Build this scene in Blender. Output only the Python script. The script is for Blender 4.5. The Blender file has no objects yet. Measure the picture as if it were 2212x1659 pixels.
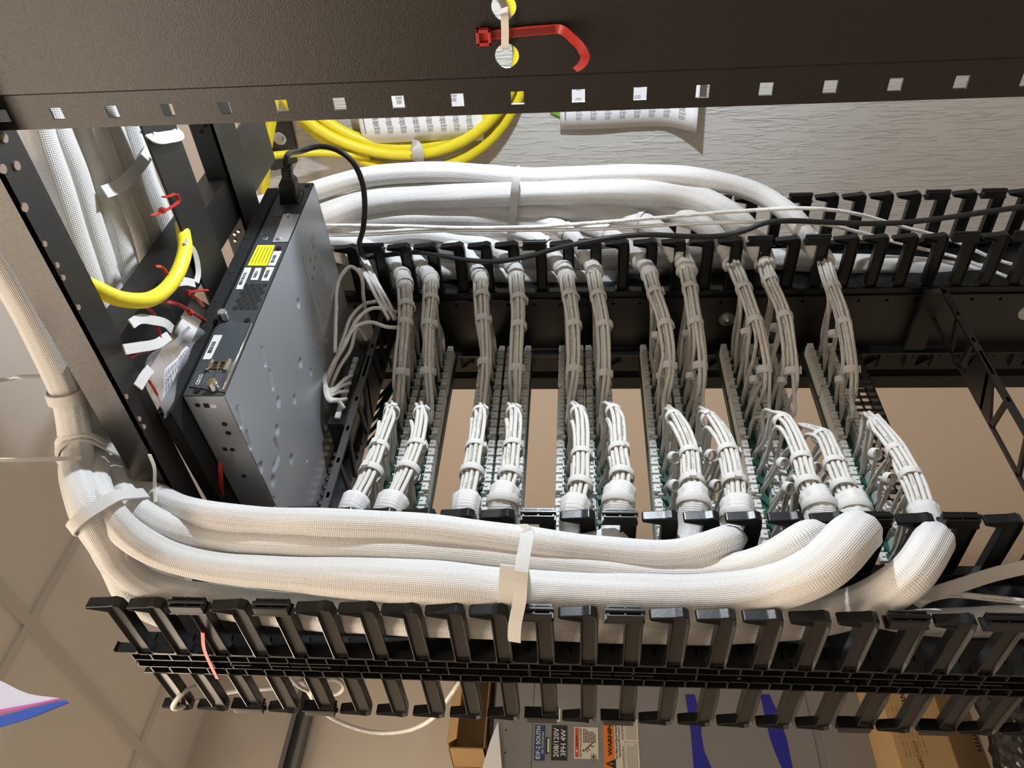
import bpy, bmesh, math, random
from mathutils import Vector, Matrix
random.seed(7)
PI=math.pi
C=bpy.context.scene.collection
S=bpy.context.scene
CAMZ=1.6                                   # all Z below are given relative to the lens, then lifted by this
# ---------------------------------------------------------------- camera, world, lights, exposure
R3=((0.05980816,0.06025862,-0.99638942),(0.67424809,-0.73849303,-0.00419016),(0.73607913,0.67156306,0.08479717))
FPX=1710.0
cam=bpy.data.cameras.new('camera'); camo=bpy.data.objects.new('camera',cam); C.objects.link(camo)
cam.sensor_width=36; cam.lens=36*FPX/2212; cam.clip_start=.02
rx,uy_,fw=[Vector(r) for r in R3]
camo.matrix_world=Matrix(((rx.x,uy_.x,-fw.x,0),(rx.y,uy_.y,-fw.y,0),(rx.z,uy_.z,-fw.z,CAMZ),(0,0,0,1)))
S.camera=camo
w=bpy.data.worlds.new('world'); S.world=w; w.use_nodes=True
w.node_tree.nodes['Background'].inputs[0].default_value=(.9,.85,.8,1); w.node_tree.nodes['Background'].inputs[1].default_value=.02
S.view_settings.view_transform='Standard'; S.view_settings.look='None'; S.view_settings.gamma=1
S.view_settings.use_curve_mapping=False; S.view_settings.exposure=0.18
def lamp(name,kind,loc,energy,col,size=.1,size_y=None,target=None,spot=None):
    l=bpy.data.lights.new(name,kind); l.energy=energy; l.color=col
    if kind=='AREA':
        l.size=size
        if size_y: l.shape='RECTANGLE'; l.size_y=size_y
    else: l.shadow_soft_size=size
    if spot: l.spot_size=spot; l.spot_blend=.5
    o=bpy.data.objects.new(name,l); C.objects.link(o); o.location=(loc[0],loc[1],loc[2]+CAMZ)
    if target:
        d=Vector(target)-Vector(loc); o.rotation_euler=d.to_track_quat('-Z','Y').to_euler()
    return o
# cool work light added out of view between rack and plywood, warm ceiling fittings in the room
lamp('added_work_light_glow','POINT',(1.06,-.03,.03),36.0,(.84,.91,1.0),.02)
lamp('ceiling_light_glow','AREA',(-.42,.60,1.10),20,(1.0,.80,.62),.7,1.2)
lamp('ceiling_light_glow','AREA',(.10,2.02,1.10),8,(1.0,.82,.64),.5,.45)  # added out of view to brighten the back and right walls
lamp('ceiling_light_glow','AREA',(-.7,-.9,1.10),1.5,(1.0,.88,.76),.5,1.1)
# ---------------------------------------------------------------- helpers
def ray(x,y):
    c=((x-1106)/FPX,(829.5-y)/FPX,1.0)
    return rx*c[0]+uy_*c[1]+fw*c[2]
def at(x,y,ax,v):
    r=ray(x,y); return r*(v/r['XYZ'.index(ax)])
def atp(x,y,P,n):
    r=ray(x,y); return r*(Vector(P).dot(n)/r.dot(n))
UP=Vector((0,0,CAMZ))
def mat(name,col,rough=.5,metal=0,noise=0,nscale=40,bump=0,bscale=200,spec=.5,coat=0,trans=0,alpha=1,emit=None):
    m=bpy.data.materials.new(name); m.use_nodes=True; nt=m.node_tree; b=nt.nodes['Principled BSDF']
    b.inputs['Base Color'].default_value=(*col,1); b.inputs['Roughness'].default_value=rough
    b.inputs['Metallic'].default_value=metal; b.inputs['Specular IOR Level'].default_value=spec
    b.inputs['Coat Weight'].default_value=coat; b.inputs['Transmission Weight'].default_value=trans
    b.inputs['Alpha'].default_value=alpha
    if emit: b.inputs['Emission Color'].default_value=(*emit[:3],1); b.inputs['Emission Strength'].default_value=emit[3]
    tc=nt.nodes.new('ShaderNodeTexCoord')
    if noise:
        n=nt.nodes.new('ShaderNodeTexNoise'); n.inputs['Scale'].default_value=nscale; nt.links.new(tc.outputs['Object'],n.inputs['Vector'])
        n.inputs['Detail'].default_value=5
        r=nt.nodes.new('ShaderNodeMapRange'); r.inputs[3].default_value=1-noise; r.inputs[4].default_value=1+noise
        nt.links.new(n.outputs['Fac'],r.inputs[0])
        x=nt.nodes.new('ShaderNodeVectorMath'); x.operation='SCALE'; x.inputs[0].default_value=col
        nt.links.new(r.outputs[0],x.inputs['Scale']); nt.links.new(x.outputs[0],b.inputs['Base Color'])
    if bump:
        n=nt.nodes.new('ShaderNodeTexNoise'); n.inputs['Scale'].default_value=bscale; nt.links.new(tc.outputs['Object'],n.inputs['Vector'])
        u=nt.nodes.new('ShaderNodeBump'); u.inputs['Strength'].default_value=bump; u.inputs['Distance'].default_value=.001
        nt.links.new(n.outputs['Fac'],u.inputs['Height']); nt.links.new(u.outputs[0],b.inputs['Normal'])
    return m
def M_(nt,op,a,b=None,c=None):
    n=nt.nodes.new('ShaderNodeMath'); n.operation=op
    for i,v in enumerate((a,b,c)):
        if v is None: continue
        if isinstance(v,(int,float)): n.inputs[i].default_value=v
        else: nt.links.new(v,n.inputs[i])
    return n.outputs[0]
def uvxy(nt):
    u=nt.nodes.new('ShaderNodeUVMap'); s=nt.nodes.new('ShaderNodeSeparateXYZ'); nt.links.new(u.outputs[0],s.inputs[0]); return u,s.outputs[0],s.outputs[1]
def sleeve_mat(name,base,hole,per,amt=1.0):
    m=mat(name,base,.62,spec=.35); nt=m.node_tree; b=nt.nodes['Principled BSDF']; U,u,v=uvxy(nt)
    k=2*PI/per
    a=M_(nt,'SINE',M_(nt,'MULTIPLY',M_(nt,'ADD',u,v),k)); c=M_(nt,'SINE',M_(nt,'MULTIPLY',M_(nt,'SUBTRACT',u,v),k))
    p=M_(nt,'MULTIPLY',a,c)
    mp=nt.nodes.new('ShaderNodeMapping'); mp.inputs['Scale'].default_value=(90,5,1); nt.links.new(U.outputs[0],mp.inputs[0])
    n=nt.nodes.new('ShaderNodeTexNoise'); n.inputs['Scale'].default_value=1; n.inputs['Detail'].default_value=3; nt.links.new(mp.outputs[0],n.inputs['Vector'])
    r=nt.nodes.new('ShaderNodeMapRange'); r.inputs[1].default_value=.38; r.inputs[2].default_value=.62; nt.links.new(n.outputs['Fac'],r.inputs[0])
    h=nt.nodes.new('ShaderNodeMapRange'); h.inputs[1].default_value=.45; h.inputs[2].default_value=.85; nt.links.new(p,h.inputs[0])
    hm=M_(nt,'MULTIPLY',M_(nt,'MULTIPLY',h.outputs[0],r.outputs[0]),amt)
    x=nt.nodes.new('ShaderNodeMix'); x.data_type='RGBA'; x.inputs['A'].default_value=(*base,1); x.inputs['B'].default_value=(*hole,1)
    nt.links.new(hm,x.inputs['Factor']); nt.links.new(x.outputs['Result'],b.inputs['Base Color'])
    bu=nt.nodes.new('ShaderNodeBump'); bu.inputs['Strength'].default_value=.5; bu.inputs['Distance'].default_value=.0006; bu.invert=True
    nt.links.new(p,bu.inputs['Height']); nt.links.new(bu.outputs[0],b.inputs['Normal']); return m
def cable_mat(name,base,ink):
    m=mat(name,base,.52,spec=.3); nt=m.node_tree; b=nt.nodes['Principled BSDF']; U,u,v=uvxy(nt)
    oi=nt.nodes.new('ShaderNodeObjectInfo')
    ph=M_(nt,'MULTIPLY',oi.outputs['Random'],.018)
    du=M_(nt,'ABSOLUTE',M_(nt,'SUBTRACT',M_(nt,'MODULO',M_(nt,'ADD',u,ph),.0092),.0046))
    band=M_(nt,'LESS_THAN',du,.00085)
    cx=nt.nodes.new('ShaderNodeCombineXYZ'); nt.links.new(M_(nt,'MULTIPLY',v,900),cx.inputs[0]); nt.links.new(M_(nt,'MULTIPLY',u,1400),cx.inputs[1]); nt.links.new(oi.outputs['Random'],cx.inputs[2])
    n=nt.nodes.new('ShaderNodeTexNoise'); n.inputs['Scale'].default_value=1; nt.links.new(cx.outputs[0],n.inputs['Vector'])
    cx2=nt.nodes.new('ShaderNodeCombineXYZ'); nt.links.new(M_(nt,'MULTIPLY',v,45),cx2.inputs[0]); nt.links.new(M_(nt,'MULTIPLY',oi.outputs['Random'],50),cx2.inputs[1])
    n2=nt.nodes.new('ShaderNodeTexNoise'); n2.inputs['Scale'].default_value=1; nt.links.new(cx2.outputs[0],n2.inputs['Vector'])
    f=M_(nt,'MULTIPLY',M_(nt,'MULTIPLY',band,M_(nt,'GREATER_THAN',n.outputs['Fac'],.5)),M_(nt,'GREATER_THAN',n2.outputs['Fac'],.48))
    x=nt.nodes.new('ShaderNodeMix'); x.data_type='RGBA'; x.inputs['A'].default_value=(*base,1); x.inputs['B'].default_value=(*ink,1)
    nt.links.new(M_(nt,'MULTIPLY',f,.8),x.inputs['Factor']); nt.links.new(x.outputs['Result'],b.inputs['Base Color']); return m
MT=dict(
 sleeve=sleeve_mat('white_braided_sleeve',(.70,.695,.68),(.12,.118,.115),.0038),
 cable=cable_mat('white_cable_jacket',(.57,.555,.51),(.05,.05,.06)),
 wcable=cable_mat('loose_white_cable_jacket',(.78,.77,.74),(.08,.08,.1)),
 velcro=mat('white_hook_and_loop',(.64,.635,.61),.95,noise=.06,nscale=300,bump=.8,bscale=1500,spec=.1),
 ptie=mat('white_nylon',(.74,.72,.66),.4),
 black=mat('glossy_black_plastic',(.007,.007,.0075),.31,bump=.05,bscale=300,spec=.32),
 powder=mat('black_powder_coat',(.006,.005,.0048),.37,bump=.3,bscale=1400,spec=.55),
 rough=mat('textured_black_paint',(.010,.010,.011),.55,bump=1,bscale=900,spec=.3),
 steel=mat('galvanised_steel',(.50,.53,.57),.36,metal=.6,noise=.03,nscale=8,bump=.08,bscale=900),
 bright=mat('bright_nickel',(.75,.73,.68),.18,metal=1),
 rearp=mat('dark_grey_panel',(.036,.040,.044),.5,bump=.2,bscale=1200),
 modp=mat('slate_grey_plate',(.045,.055,.062),.45,bump=.2,bscale=1200),
 gold=mat('connector_gold',(.75,.6,.25),.25,metal=1),
 dark=mat('dark_void',(.004,.004,.004),.8),
 red=mat('red_nylon',(.42,.025,.018),.38,spec=.5),
 yellow=mat('yellow_corrugated_jacket',(.76,.63,.025),.42),
 cord=mat('black_rubber_cord',(.008,.008,.009),.42),
 idc=mat('white_idc_plastic',(.60,.60,.57),.45),
 pcb=mat('green_circuit_board',(.008,.075,.05),.4),
 teal=mat('dark_green_jacket',(.0,.07,.06),.25),
 paper=mat('white_paper',(.85,.85,.87),.7),
 ink=mat('black_ink',(.015,.015,.018),.7),
 grayink=mat('grey_ink',(.22,.23,.26),.7),
 whiteink=mat('white_ink',(.7,.7,.68),.6),
 dimink=mat('dull_grey_ink',(.16,.17,.18),.6),
 ylabel=mat('yellow_label',(.72,.70,.01),.55),
 wlabel=mat('white_label',(.66,.67,.67),.5),
 slabel=mat('silver_label',(.40,.42,.44),.45,metal=.2),
 drywall=mat('beige_drywall',(.66,.565,.475),.85,bump=.15,bscale=60),
 wall=mat('beige_wall_paint',(.62,.555,.48),.85,bump=.15,bscale=60),
 tile=mat('ceiling_tile',(.74,.70,.64),.9,noise=.02,nscale=300,bump=.3,bscale=500),
 grid=mat('ceiling_grid_metal',(.60,.58,.53),.5),
 floor=mat('pale_floor',(.45,.43,.40),.6,noise=.1,nscale=5),
 grayp=mat('grey_panel_enamel',(.22,.215,.205),.42,bump=.1,bscale=500),
 strut=mat('zinc_strut',(.22,.22,.215),.45,metal=.7),
 carton=mat('brown_cardboard',(.33,.20,.09),.8,noise=.06,nscale=30),
 carton2=mat('light_cardboard',(.42,.27,.12),.8,noise=.06,nscale=30),
 tape=mat('dark_blue_tape',(.015,.015,.30),.4),
 blabel=mat('blue_placard',(.01,.045,.16),.4),
 klabel=mat('black_placard',(.012,.012,.012),.4),
 cream=mat('cream_label',(.66,.62,.50),.5),
 dred=mat('danger_red',(.60,.07,.02),.5),
 orange=mat('warning_orange',(.75,.19,.015),.5),
 film=mat('clear_plastic_film',(.75,.75,.78),.12,alpha=.16,spec=.9),
 milky=mat('milky_bag_film',(.62,.62,.72),.25,spec=.6),
 bzip=mat('blue_zip_strip',(.04,.09,.42),.3), pzip=mat('pink_zip_strip',(.5,.13,.36),.3),
 violet=mat('violet_print',(.10,.08,.26),.6),
 trash=mat('black_plastic_film',(.012,.011,.012),.25,bump=1,bscale=30,spec=.8),
 green=mat('lime_card',(.14,.5,.03),.6), lens=mat('lamp_lens',(1,1,1),.3,emit=(.88,.94,1,30)),
 diffuser=mat('light_diffuser',(1,.9,.8),.4,emit=(1,.85,.68,2.5)),
 powder_lit=mat('black_powder_coat_warm_lit',(.010,.0075,.0065),.37,bump=.3,bscale=1400,spec=.95),  # rack's black coat made browner and shinier, painting in the warm light
 hole_beige=mat('beige_seen_through_hole',(.28,.21,.16),.6),  # beige of the wall as seen through the bar holes
 washer=mat('zinc_washer',(.42,.44,.45),.35,metal=.8),
)
# plywood: painted wood with raised grain running along the height of the board
def plywood():
    m=mat('painted_plywood',(.56,.55,.52),.6); nt=m.node_tree; b=nt.nodes['Principled BSDF']; tc=nt.nodes.new('ShaderNodeTexCoord')
    mp=nt.nodes.new('ShaderNodeMapping'); mp.inputs['Scale'].default_value=(8,95,9); nt.links.new(tc.outputs['Object'],mp.inputs[0])
    n=nt.nodes.new('ShaderNodeTexNoise'); n.inputs['Scale'].default_value=1.6; n.inputs['Detail'].default_value=5; n.inputs['Distortion'].default_value=.9; nt.links.new(mp.outputs[0],n.inputs['Vector'])
    r=nt.nodes.new('ShaderNodeMapRange'); r.inputs[1].default_value=.50; r.inputs[2].default_value=.66; nt.links.new(n.outputs['Fac'],r.inputs[0])
    n2=nt.nodes.new('ShaderNodeTexNoise'); n2.inputs['Scale'].default_value=7; nt.links.new(tc.outputs['Object'],n2.inputs['Vector'])
    h=M_(nt,'MULTIPLY',r.outputs[0],n2.outputs['Fac'])
    bu=nt.nodes.new('ShaderNodeBump'); bu.inputs['Strength'].default_value=.7; bu.inputs['Distance'].default_value=.004
    nt.links.new(h,bu.inputs['Height']); nt.links.new(bu.outputs[0],b.inputs['Normal']); return m
MT['ply']=plywood()
# ribbed yellow jacket: fine rings along the length
def ribbed():
    m=MT['yellow']; nt=m.node_tree; b=nt.nodes['Principled BSDF']; U,u,v=uvxy(nt)
    s=M_(nt,'SINE',M_(nt,'MULTIPLY',v,2*PI/.006)); bu=nt.nodes.new('ShaderNodeBump'); bu.inputs['Strength'].default_value=.25; bu.inputs['Distance'].default_value=.0004
    nt.links.new(s,bu.inputs['Height']); nt.links.new(bu.outputs[0],b.inputs['Normal'])
ribbed()

def link(name,me,m,parent=None,loc=None):
    if m is not None and not me.materials:
        for x in (m if isinstance(m,(list,tuple)) else [m]): me.materials.append(MT[x] if isinstance(x,str) else x)
    o=bpy.data.objects.new(name,me); C.objects.link(o)
    if parent is not None: o.parent=parent
    elif loc is None: o.location=UP
    if loc is not None: o.location=loc
    return o
def obj(name,bm,m,parent=None,smooth=False,loc=None,angle=None):
    bm.normal_update(); me=bpy.data.meshes.new(name); bm.to_mesh(me); bm.free()
    if smooth:
        for p in me.polygons: p.use_smooth=True
        if angle: 
            try: me.set_sharp_from_angle(angle=math.radians(angle))
            except Exception: pass
    return link(name,me,m,parent,loc)
def tag(o,label=None,cat=None,group=None,kind=None):
    if label: o['label']=label
    if cat: o['category']=cat
    if group: o['group']=group
    if kind: o['kind']=kind
    return o
def thing(name,label,cat,group=None,loc=(0,0,0),rotz=0):
    o=bpy.data.objects.new(name,None); C.objects.link(o); o.location=Vector(loc)+UP; o.rotation_euler=(0,0,rotz); o.empty_display_size=.02
    return tag(o,label,cat,group)
# things whose parts are modelled in rack coordinates sit at their base point `b`; parts are shifted back by it
def base(o,b):
    o.location=Vector(b)+UP
    for ch in o.children: ch.location=ch.location-Vector(b)
def B():
    bm=bmesh.new(); bm.loops.layers.uv.new('UVMap'); return bm
def box(bm,x0,x1,y0,y1,z0,z1,mi=0,Mx=None,bev=0):
    vs=[Vector((x,y,z)) for x in (x0,x1) for y in (y0,y1) for z in (z0,z1)]
    if Mx is not None: vs=[Mx@v for v in vs]
    v=[bm.verts.new(p) for p in vs]; fs=[]
    for f in ((0,1,3,2),(4,6,7,5),(0,4,5,1),(2,3,7,6),(0,2,6,4),(1,5,7,3)):
        fc=bm.faces.new([v[i] for i in f]); fc.material_index=mi; fs.append(fc)
    if bev:
        es=list({e for f in fs for e in f.edges}); bmesh.ops.bevel(bm,geom=es,offset=bev,segments=2,affect='EDGES',profile=.6)
    return v
def prism(bm,prof,a0,a1,axis='X',mi=0,Mx=None,bev=0,inset=0,depth=0):
    # prof: list of 2-D points in the plane normal to axis: X->(y,z), Y->(x,z), Z->(x,y)
    def P(p,a):
        q={'X':(a,p[0],p[1]),'Y':(p[0],a,p[1]),'Z':(p[0],p[1],a)}[axis]; q=Vector(q); return Mx@q if Mx is not None else q
    A=[bm.verts.new(P(p,a0)) for p in prof]; Bv=[bm.verts.new(P(p,a1)) for p in prof]; n=len(prof); fs=[]
    fa=bm.faces.new(A); fb=bm.faces.new(Bv[::-1]); fs+=[fa,fb]
    for i in range(n): fs.append(bm.faces.new([A[(i+1)%n],A[i],Bv[i],Bv[(i+1)%n]]))
    for f in fs: f.material_index=mi
    bmesh.ops.recalc_face_normals(bm,faces=fs)
    if bev:
        es=list({e for f in fs for e in f.edges}); bmesh.ops.bevel(bm,geom=es,offset=bev,segments=2,affect='EDGES',profile=.6)
    if inset:
        big=sorted([f for f in bm.faces if f.is_valid],key=lambda f:-f.calc_area())[:2]
        for f in big:
            bmesh.ops.inset_region(bm,faces=[f],thickness=inset,depth=-depth)
    return fs
def cyl(bm,p0,p1,r,seg=16,mi=0,r1=None,uv=False):
    p0=Vector(p0);p1=Vector(p1);d=(p1-p0).normalized(); q=d.to_track_quat('Z','Y').to_matrix(); r1=r if r1 is None else r1
    a=[bm.verts.new(p0+q@Vector((math.cos(t)*r,math.sin(t)*r,0))) for t in [2*PI*i/seg for i in range(seg)]]
    b=[bm.verts.new(p1+q@Vector((math.cos(t)*r1,math.sin(t)*r1,0))) for t in [2*PI*i/seg for i in range(seg)]]
    fs=[bm.faces.new(a[::-1]),bm.faces.new(b)]
    for i in range(seg): fs.append(bm.faces.new([a[i],a[(i+1)%seg],b[(i+1)%seg],b[i]]))
    for f in fs: f.material_index=mi
def spline(pts,n):
    pts=[Vector(p) for p in pts]
    P=[pts[0]*2-pts[1]]+pts+[pts[-1]*2-pts[-2]]; out=[]
    seg=len(pts)-1
    L=[(pts[i+1]-pts[i]).length for i in range(seg)]; T=sum(L)
    for i in range(seg):
        k=max(2,round(n*L[i]/T)); p0,p1,p2,p3=P[i:i+4]
        # centripetal-ish tangents
        d1=(p2-p1).length+1e-9; d0=(p1-p0).length+1e-9; d2=(p3-p2).length+1e-9
        m1=((p1-p0)/d0+(p2-p1)/d1)*.5; m2=((p2-p1)/d1+(p3-p2)/d2)*.5; m1*=d1; m2*=d1
        for j in range(k):
            t=j/k; t2=t*t;t3=t2*t
            out.append(p1*(2*t3-3*t2+1)+m1*(t3-2*t2+t)+p2*(-2*t3+3*t2)+m2*(t3-t2))
    out.append(pts[-1]); return out
def frames(pts):
    n=len(pts); T=[(pts[min(i+1,n-1)]-pts[max(i-1,0)]).normalized() for i in range(n)]
    u=T[0].orthogonal().normalized(); F=[]
    ref=Vector((0,0,1)) if abs(T[0].z)<.9 else Vector((0,1,0))
    u=(ref-T[0]*ref.dot(T[0])).normalized()
    for i in range(n):
        u=(u-T[i]*u.dot(T[i])); u.normalize(); F.append((u.copy(),T[i].cross(u)))
    return T,F
def tube(bm,pts,r,seg=12,rf=None,mi=0,cap=True):
    T,F=frames(pts); uvl=bm.loops.layers.uv.verify(); rings=[]; s=0; S_=[0]
    for i in range(1,len(pts)): s+=(pts[i]-pts[i-1]).length; S_.append(s)
    for i,p in enumerate(pts):
        u,v=F[i]; rr=r
        ring=[]
        for k in range(seg):
            t=2*PI*k/seg; q=r*(rf(S_[i],s,t) if rf else 1)
            ring.append(bm.verts.new(p+u*(math.cos(t)*q)+v*(math.sin(t)*q)))
        rings.append(ring)
    c=2*PI*r
    for i in range(len(pts)-1):
        for k in range(seg):
            k2=(k+1)%seg
            f=bm.faces.new([rings[i][k],rings[i][k2],rings[i+1][k2],rings[i+1][k]]); f.material_index=mi
            for l,(uu,vv) in zip(f.loops,((k,i),(k+1,i),(k+1,i+1),(k,i+1))): l[uvl].uv=(c*uu/seg,S_[vv])
    if cap:
        bm.faces.new(rings[0][::-1]).material_index=mi; bm.faces.new(rings[-1]).material_index=mi
def sleeve_rf(seed,ridge=.02,lump=.05,nr=9,mouth=0,mouth_end=True,mlen=.02):
    rnd=random.Random(seed); ph=[rnd.uniform(0,6.28) for _ in range(6)]; tw=rnd.uniform(-6,6)
    def f(s,L,t):
        q=1+ridge*math.cos(nr*t+tw*s+ph[0])+ridge*.7*math.cos((nr-4)*t-tw*s*.7+ph[1])
        q+=lump*.5*math.sin(s*28+ph[2])+lump*.5*math.sin(s*61+ph[3])+.04*math.cos(2*t+ph[4])
        if mouth:
            d=(L-s) if mouth_end else s
            if d<mlen: q*=1+mouth*(1-d/mlen)**1.5
        return q
    return f
def band(bm,c,ax,rx_,ry_,wd,th=.0014,xdir=None,seg=28,tail=0,wob=0):
    # hook-and-loop strap ring: elliptic hoop of a flat strip round axis `ax`
    ax=Vector(ax).normalized(); xd=Vector(xdir) if xdir is not None else ax.orthogonal(); xd=(xd-ax*xd.dot(ax)).normalized(); yd=ax.cross(xd)
    R=[]
    for k in range(seg):
        t=2*PI*k/seg; row=[]
        for (dr,da) in ((0,-.5),(0,.5),(th*.6,.5),(th,.42),(th,-.42),(th*.6,-.5)):
            w_=wob*math.sin(2*t+1)
            row.append(bm.verts.new(c+xd*math.cos(t)*(rx_+dr)+yd*math.sin(t)*(ry_+dr)+ax*(da*wd+w_)))
        R.append(row)
    for k in range(seg):
        a=R[k];b=R[(k+1)%seg]
        for j in range(6): bm.faces.new([a[j],a[(j+1)%6],b[(j+1)%6],b[j]])
    if tail:
        t=math.radians(tail)
        P=c+xd*math.cos(t)*(rx_+th)+yd*math.sin(t)*(ry_+th); n=(xd*math.cos(t)+yd*math.sin(t)).normalized(); tt=ax.cross(n)
        Mx=Matrix((( tt.x,n.x,ax.x,P.x),(tt.y,n.y,ax.y,P.y),(tt.z,n.z,ax.z,P.z),(0,0,0,1)))
        box(bm,-.004,.004,0,th,-wd/2,wd/2,Mx=Mx)
def ribbon(bm,pts,nrm,w_,th=.0012,mi=0):
    T,_=frames(pts); R=[]; n0=None
    for i,p in enumerate(pts):
        nn=Vector(nrm(i/(len(pts)-1))) if callable(nrm) else Vector(nrm)
        sd=T[i].cross(nn).normalized(); n=sd.cross(T[i]).normalized()
        ww=w_(i/(len(pts)-1)) if callable(w_) else w_
        R.append([bm.verts.new(p+sd*a*ww/2+n*b*th/2) for a,b in ((-1,-1),(1,-1),(1,1),(-1,1))])
    for i in range(len(R)-1):
        for j in range(4): bm.faces.new([R[i][j],R[i][(j+1)%4],R[i+1][(j+1)%4],R[i+1][j]]).material_index=mi
    bm.faces.new(R[0][::-1]); bm.faces.new(R[-1])
def frame_mx(P,r,u):
    r=Vector(r).normalized(); u=Vector(u); u=(u-r*u.dot(r)).normalized(); n=r.cross(u); P=Vector(P)
    return Matrix(((r.x,u.x,n.x,P.x),(r.y,u.y,n.y,P.y),(r.z,u.z,n.z,P.z),(0,0,0,1)))
def text_into(name,s,size,m,parent,P,r,u,ext=.0002,align='CENTER',sx=1,bold=0,fit=None):
    cu=bpy.data.curves.new('t','FONT'); cu.body=s; cu.size=size; cu.extrude=ext; cu.align_x=align; cu.align_y='CENTER'; cu.offset=bold; cu.resolution_u=2
    o=bpy.data.objects.new('t',cu); C.objects.link(o); bpy.context.view_layer.update()
    me=bpy.data.meshes.new_from_object(o.evaluated_get(bpy.context.evaluated_depsgraph_get()))
    bpy.data.objects.remove(o); me.materials.clear()
    if fit:   # centre the lettering and give it an exact width and height
        xs=[v.co.x for v in me.vertices]; ys_=[v.co.y for v in me.vertices]; wx=max(xs)-min(xs); hy=max(ys_)-min(ys_)
        me.transform(Matrix.Translation((-(max(xs)+min(xs))/2,-(max(ys_)+min(ys_))/2,0))); me.transform(Matrix.Diagonal((fit[0]/wx,fit[1]/hy,1,1)))
        sx=1
    me.transform(frame_mx(P,r,u)@Matrix.Diagonal((sx,1,1,1)))
    return link(name,me,m,parent)
BACK=-fw   # towards the viewer

# ---------------------------------------------------------------- the room
YW=2.33; XW=1.62; ZC=1.144; ZF=-CAMZ; XL=-1.6; YN=-1.7
def struct(name,bm,m): o=obj(name,bm,m); return tag(o,kind='structure')
bm=B(); box(bm,XL-.1,XW+.1,YN-.1,YW+.1,ZF-.1,ZF); struct('floor',bm,'floor')
bm=B(); box(bm,XW,XW+.1,YN-.1,YW+.1,ZF,ZC+.12); struct('wall_right',bm,'drywall')
bm=B(); box(bm,XL-.1,XW+.1,YW,YW+.1,ZF,ZC+.12); struct('wall_back',bm,'wall')
bm=B(); box(bm,XL-.1,XL,YN-.1,YW+.1,ZF,ZC+.12); struct('wall_left',bm,'wall')
bm=B(); box(bm,XL-.1,XW+.1,YN-.1,YN,ZF,ZC+.12); struct('wall_front',bm,'wall')
bm=B(); box(bm,XL-.1,XW+.1,YN-.1,YW+.1,ZC+.006,ZC+.1)
gy=[1.418+.61*k for k in range(-6,3)]; gx=[.82+.61*k for k in range(-4,3)]
ce=struct('ceiling',bm,'tile')
bm=B()
for y in gy:
    if YN<y<YW: box(bm,XL,XW,y-.012,y+.012,ZC-.001,ZC+.007)
for x in gx:
    if XL<x<XW: box(bm,x-.012,x+.012,YN,YW,ZC-.0012,ZC+.007)
box(bm,XL,XW,YW-.022,YW,ZC-.001,ZC+.007); box(bm,XW-.022,XW,YN,YW,ZC-.001,ZC+.007)
g=obj('ceiling_grid',bm,'grid',parent=ce); 
for (x,y,hl,n) in ((-.42,.60,.57,'warm lit recessed ceiling light nearest the back wall'),(-.7,-.9,.57,'pale lit recessed ceiling light behind the viewer'),(.10,2.02,.25,'unseen recessed ceiling light added to brighten the back wall')):
    t=thing('ceiling_light',n,'light','recessed ceiling lights',(x,y,ZC))
    bm=B(); 
    for a in ((-.27,-.25,-hl,hl),(.25,.27,-hl,hl),(-.27,.27,-hl,.02-hl),(-.27,.27,hl-.02,hl)): box(bm,*a,-.012,0)
    obj('frame',bm,'grid',t); bm=B(); box(bm,-.25,.25,.02-hl,hl-.02,-.006,0); obj('diffuser',bm,'diffuser',t)
# painted plywood backboard fixed to the right wall
bm=B(); box(bm,1.602,1.6185,YN+.3,1.42,-1.5,.72)
tag(obj('backboard',bm,'ply'),'white painted plywood board with raised grain behind the rack','board')

# ---------------------------------------------------------------- equipment rack
rack=thing('equipment_rack','black steel open equipment rack with square holed rail and top bars','rack')
def hole_plate(bm,y0,y1,zs,hy0,hy1,hh,x0,x1,ztop,zbot):
    # plate in X with square holes centred at zs, half height hh
    box(bm,x0,x1,y0,hy0,zbot,ztop); box(bm,x0,x1,hy1,y1,zbot,ztop)
    z=ztop
    for c in zs: box(bm,x0,x1,hy0,hy1,c+hh,z); z=c-hh
    box(bm,x0,x1,hy0,hy1,zbot,z)
XR=.568
zs=[.39985-.04445*k for k in range(-1,22)]
bm=B(); hole_plate(bm,.219,.2465,zs,.2300,.2395,.00475,XR,XR+.002,.60,ZF)
o=obj('rail_flange',bm,'powder',rack); o['label']='flange with a row of square holes'
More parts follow.
